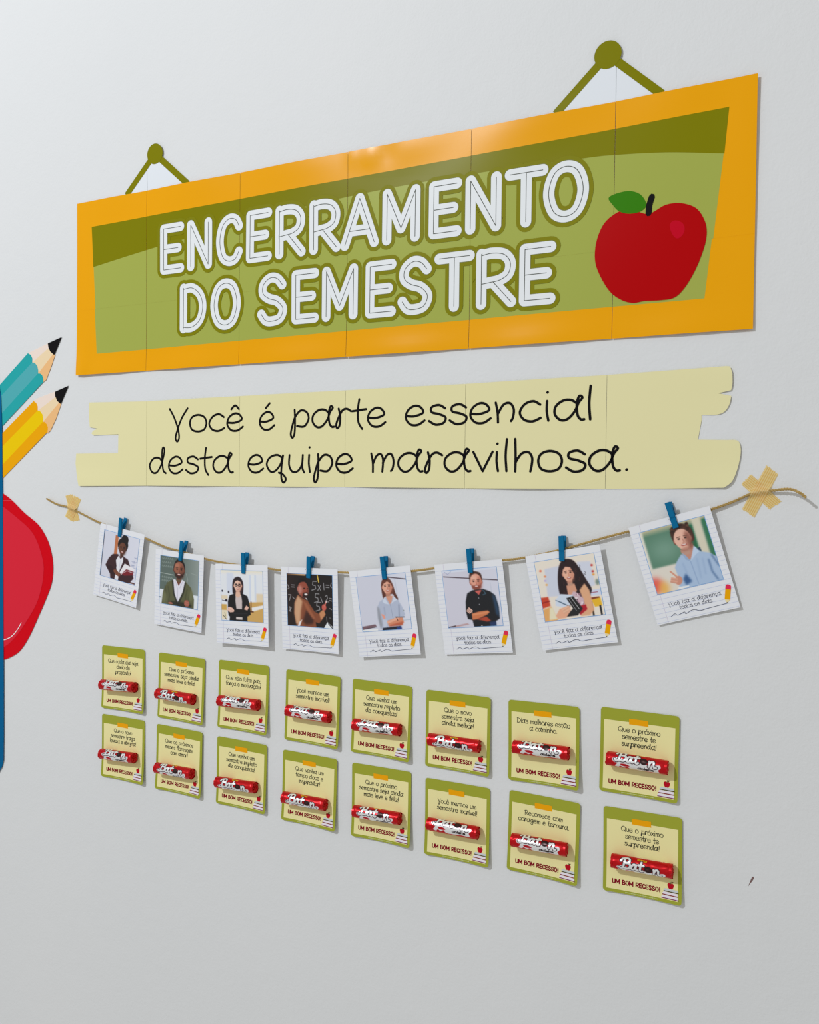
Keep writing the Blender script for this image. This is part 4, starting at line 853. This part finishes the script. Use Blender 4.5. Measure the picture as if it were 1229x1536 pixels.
for i, (pc, ang, lines, what) in enumerate(CARDS):
    s, t = W(*pc, 0.0015); root = empty('message_card', s, t, 0, ang); tag(root, 'olive and cream message card reading ' + what, 'card', 'message cards with chocolate bars')
    rr = random.Random(i + 50); c1, c2, c3 = rr.uniform(.0015, .0045), rr.uniform(.0006, .0022), rr.uniform(.0, .0012)
    def H(x, z, c1=c1, c2=c2, c3=c3):
        u, v = x/MW + .5, .5 - z/MH; u = min(max(u, 0), 1); v = min(max(v, 0), 1)
        return 0.0008 + c1*(u**3)*(v**2) + c2*(u**4) + c3*(1 - u)**4*(v**3)*2 + .0012*v**6
    G = .008; R = .0042 if i in (0,) else .0040
    Flat().poly(round_rect(MU(0), MV(1), MU(1), MV(0), R)).build('card', COL_, root, H=H, off=0, thick=.0003, grid=G)
    Flat().poly([(MU(.045), MV(.962)), (MU(.952), MV(.962)), (MU(.952), MV(.142)), (MU(.045), MV(.142))]).build('note_panel', CCR, root, H=H, off=.00010, grid=G)
    Flat().poly([(MU(.37), MV(.168)), (MU(.615), MV(.170)), (MU(.612), MV(.102)), (MU(.368), MV(.100))]).build('tape_print', COR, root, H=H, off=.00020, grid=G)
    fl = Flat(); y = .272 if len(lines) == 2 else .262
    if i in (3, 13): y = .30
    for ln in lines:
        adv = hand_strokes(ln)[1]; wd = min(adv*.00455, .082); hand_text(fl, ln, -wd/2, MV(y), wd/2, MV(y), .0042, .00078, 4); y += .083
    fl.build('message', CTX, root, H=H, off=.00020)
    fl = Flat(); cw = {'U': .7, 'M': .95, 'B': .68, 'O': .74, 'R': .68, 'E': .58, 'C': .66, 'S': .62, '!': .2, ' ': .32}; tx = 'UM BOM RECESSO!'; tot = sum(cw[c] + .3 for c in tx) - .3; x = MU(.125); k = MW*.605/tot
    for c in tx:
        if c != ' ':
            for pts, cl in cap_strokes(c, x, MV(.893), cw[c]*k, .0050, 4): fl.stroke(pts, .00135, cl, seg=4)
        x += (cw[c] + .3)*k
    fl.build('greeting', CRED, root, H=H, off=.00020)
    for j, (ua, ub, va, vb, cm, lm) in enumerate(((.775, .955, .838, .872, CBG, CGR), (.760, .950, .876, .912, CBK, CRED), (.748, .958, .916, .952, CBK, CPL))):
        bo_ = Flat().poly([(MU(ua), MV(vb)), (MU(ub), MV(vb)), (MU(ub), MV(va)), (MU(ua + .015), MV(va)), (MU(ua), MV((va + vb)/2))]).build('book_print', cm, root, H=H, off=.00022)
        Flat().poly([(MU(ua), MV(vb + .001)), (MU(ub + .008), MV(vb + .001)), (MU(ub + .008), MV(vb - .009)), (MU(ua), MV(vb - .009))]).build('cover_edge', lm, bo_, H=H, off=.00030)
    ax, ay = MU(.862), MV(.803); r = .0038
    apo = Flat().poly(crom([(ax + r*a, ay + r*b) for a, b in ((0, .72), (.45, .98), (.95, .6), (.95, -.1), (.5, -.92), (0, -.86), (-.5, -.92), (-.95, -.1), (-.95, .6), (-.45, .98))], 3, True)).build('apple_print', CAPL, root, H=H, off=.00024)
    Flat().stroke([(ax, ay + r*.7), (ax + r*.15, ay + r*1.35)], .0007, seg=3).build('stem', CGR, apo, H=H, off=.0003)
    Flat().poly([(ax + r*.15, ay + r*1.0), (ax + r*.6, ay + r*1.5), (ax + r*1.0, ay + r*1.35), (ax + r*.6, ay + r*1.0)]).build('leaf', CGR, apo, H=H, off=.0003)
    fl = Flat(); rx = random.Random(3); x = .29
    while x < .70:
        w = rx.uniform(.008, .02); fl.poly([(MU(x), MV(.986)), (MU(x + w), MV(.986)), (MU(x + w), MV(.976)), (MU(x), MV(.976))]); x += w + .004
    fl.build('fine_print', CPALE, root, H=H, off=.00012)

# ------------------------------------------------------------------ chocolate bars
BL, BR = 0.0705, 0.0087
def paint_wrapper():
    P = Paint(220, 156, (190, 4, 16), asp=BL/(2*math.pi*BR)); red2 = (150, 4, 14); wh = (236, 234, 240); dk = (40, 14, 16)
    rng = random.Random(2)
    P.rect(.36, .06, .86, .20, (232, 228, 230), soft=.004); P.rect(.40, .10, .80, .115, (150, 150, 160)); P.rect(.40, .14, .74, .155, (150, 150, 160)); P.rect(.88, .02, .93, .18, (232, 228, 230))
    for k in range(16): x = .48 + k*.013; P.rect(x, .80, x + rng.choice([.004, .008]), .92, (30, 30, 30))
    P.poly([(.10, .50), (.20, .46), (.34, .50), (.50, .50), (.66, .53), (.80, .52), (.90, .50), (.92, .56), (.88, .62), (.90, .70), (.84, .72), (.70, .71), (.50, .74), (.40, .72), (.36, .66), (.30, .70), (.24, .66), (.20, .71), (.14, .68), (.18, .60), (.12, .57)], wh, soft=.003, smooth=True)
    P.poly([(.24, .60), (.33, .59), (.40, .63), (.33, .655), (.26, .64)], (186, 6, 20), soft=.003, smooth=True)
    for x, y in ((.125, .49), (.105, .52), (.135, .535)): P.ell(x, y, .016, .014, wh)
    P.poly([(.44, .262), (.60, .272), (.60, .318), (.44, .308)], (240, 182, 20), soft=.002); P.line([(.46, .288), (.49, .280), (.50, .298), (.53, .286), (.545, .302), (.58, .292)], .006, (60, 30, 20), smooth=True)
    B_ = [[(.235, .355), (.225, .43), (.205, .525)], [(.165, .40), (.20, .355), (.27, .335), (.315, .36), (.30, .415), (.245, .43)], [(.25, .43), (.315, .435), (.325, .485), (.285, .53), (.215, .525), (.165, .545), (.14, .52)]]
    A_ = [[(.425, .455), (.395, .435), (.36, .46), (.345, .51), (.365, .535), (.40, .515), (.425, .45)], [(.43, .44), (.42, .50), (.435, .535), (.455, .525)]]
    T2 = [[(.515, .375), (.50, .46), (.495, .525), (.515, .545), (.54, .53)], [(.465, .435), (.555, .432)]]
    N_ = [[(.725, .465), (.73, .51), (.72, .565)], [(.73, .51), (.765, .465), (.80, .475), (.80, .53), (.815, .572), (.845, .565)]]
    for w, c in ((.060, dk), (.036, wh)):
        for st in [[(x, .432 + (y - .455)*1.22) for x, y in st] for st in B_ + A_ + T2 + N_]: P.line(st, w, c, smooth=len(st) > 2, soft=.0015)
    P.ell(.632, .472, .066, .072, (24, 10, 12)); P.ell(.632, .470, .056, .062, (46, 25, 24), soft=.004); P.ell(.62, .465, .03, .012, (120, 84, 78), soft=.008, op=.6)
    x = .56
    st, adv = hand_strokes('aoleite', 4)
    for pts, cl in st: P.line([(.535 + p[0]*.053, .674 - p[1]*.040) for p in pts], .0140, (34, 16, 18), closed=False)
    return P
FOIL = attr_mat('printed_foil', 0.30, 0.45, 0.4)
def wrap_fn(U, V):
    ph = 2*math.pi*(V - .5); e = np.minimum(U, 1 - U)
    r = BR*(1 - .05*np.exp(-(e/.03)**2)) + .00012*np.sin(9*ph + 31*U) * np.exp(-(e/.12)**2) + .00007*np.sin(5*ph - 40*U + 2*np.sin(7*U))
    return (U - .5)*BL, -r*np.cos(ph), -r*np.sin(ph)
wrap_me = ink_grid_mesh('wrapper', paint_wrapper(), wrap_fn, FOIL, wrap=True)
FOILR = mat('red_foil', col(190, 4, 16), 0.30, 0.45, 0.4)
def end_mesh(sg, seed):
    bm = bmesh.new(); m = 30; rr = random.Random(seed); rings = []
    for k, (f, dx, amp) in enumerate(((.955, -.0010, 0), (.93, .0006, .0003), (.70, .0014, .0007), (.40, .0006, .0007), (.12, -.0003, .0004))):
        ring = []
        for j in range(m):
            a = 2*math.pi*j/m; fold = (1 if (j % 5) < 3 else -1)*amp + rr.uniform(-.3, .3)*amp
            r = BR*f*(1 + (.02*rr.uniform(-1, 1) if k else 0)); ring.append(bm.verts.new((sg*(BL/2 + dx + fold), r*math.cos(a + k*.25), r*math.sin(a + k*.25))))
        rings.append(ring)
    for r0, r1 in zip(rings[:-1], rings[1:]):
        for j in range(m): bm.faces.new((r0[j], r0[(j + 1) % m], r1[(j + 1) % m], r1[j]))
    bm.faces.new(rings[-1])
    # torn, ragged foil edge standing off the rim
    lip = [bm.verts.new((sg*(BL/2 + .0012 + rr.uniform(-.0003, .0010)), BR*1.0*math.cos(2*math.pi*j/m), BR*1.0*math.sin(2*math.pi*j/m))) for j in range(m)]
    base = [bm.verts.new((sg*(BL/2 - .0016), BR*.985*math.cos(2*math.pi*j/m), BR*.985*math.sin(2*math.pi*j/m))) for j in range(m)]
    for j in range(m): bm.faces.new((base[j], base[(j + 1) % m], lip[(j + 1) % m], lip[j]))
    bmesh.ops.recalc_face_normals(bm, faces=bm.faces[:])
    me = bpy.data.meshes.new('foil_end'); bm.to_mesh(me); bm.free(); me.materials.append(FOILR); return me
ends = [(end_mesh(-1, k), end_mesh(1, k + 10)) for k in range(3)]
BARS = [(150.3, 1026.2, 203, 1031, -30), (233.7, 1039.1, 290.9, 1049.3, 12), (326.2, 1050.1, 388.6, 1057.8, -34), (430.1, 1064.9, 492.8, 1075.7, -34), (529.5, 1086.1, 598.9, 1094.8, -31), (642.8, 1108.5, 718, 1119.3, 14), (768.1, 1119.1, 852.3, 1130.1, -33), (908.4, 1136.2, 997.5, 1150.8, -22), (150.3, 1130, 202.2, 1136.9, -24), (231.5, 1150.5, 289.4, 1161.1, -8), (322, 1172, 384.3, 1181.4, 10), (423.6, 1195.1, 487.7, 1207.1, 6), (529.5, 1215.9, 598.9, 1227.7, -13), (639.9, 1234.5, 717, 1249.5, -46), (768.1, 1259.1, 847.4, 1273.7, -29), (914.5, 1289.6, 1008.5, 1306.7, 14)]
for i, (x0, y0, x1, y1, roll) in enumerate(BARS):
    h = 0.0012 + BR
    a, b = W(x0, y0, h), W(x1, y1, h); ang = math.degrees(math.atan2(b[1] - a[1], b[0] - a[0]))
    root = empty('chocolate_bar', (a[0] + b[0])/2 + (.003 if i == 7 else .0018), (a[1] + b[1])/2, h + .0004, ang)
    tag(root, 'red foil chocolate bar on the card reading ' + CARDS[i][3], 'chocolate bar', 'chocolate bars stuck on the cards')
    for nm, me in (('wrapper', wrap_me), ('foil_end', ends[i % 3][0]), ('foil_end', ends[(i + 1) % 3][1])):
        o = link(nm, me, root); o.rotation_euler = (math.radians(roll), 0, 0)

# ------------------------------------------------------------------ put each thing's origin at its base
bpy.context.view_layer.update()
for o in [x for x in C.objects if x.parent is None and 'label' in x.keys() and x.name.split('.')[0] in ('title_banner', 'subtitle_strip', 'washi_tape_cross', 'jute_twine', 'red_pocket_cutout', 'blue_bag_cutout', 'teal_pencil_cutout', 'yellow_pencil_cutout')]:
    o.location = (0, 0, EYE)
    mm = [x for x in [o] + list(o.children_recursive) if x.type == 'MESH']
    pts = [c for x in mm for c in x.bound_box]
    d = Vector(((min(p[0] for p in pts) + max(p[0] for p in pts))/2, 0, min(p[2] for p in pts)))
    o.location = o.location + d
    if o.type == 'MESH': o.data.transform(Matrix.Translation(-d))
    for c in o.children: c.location = c.location - d
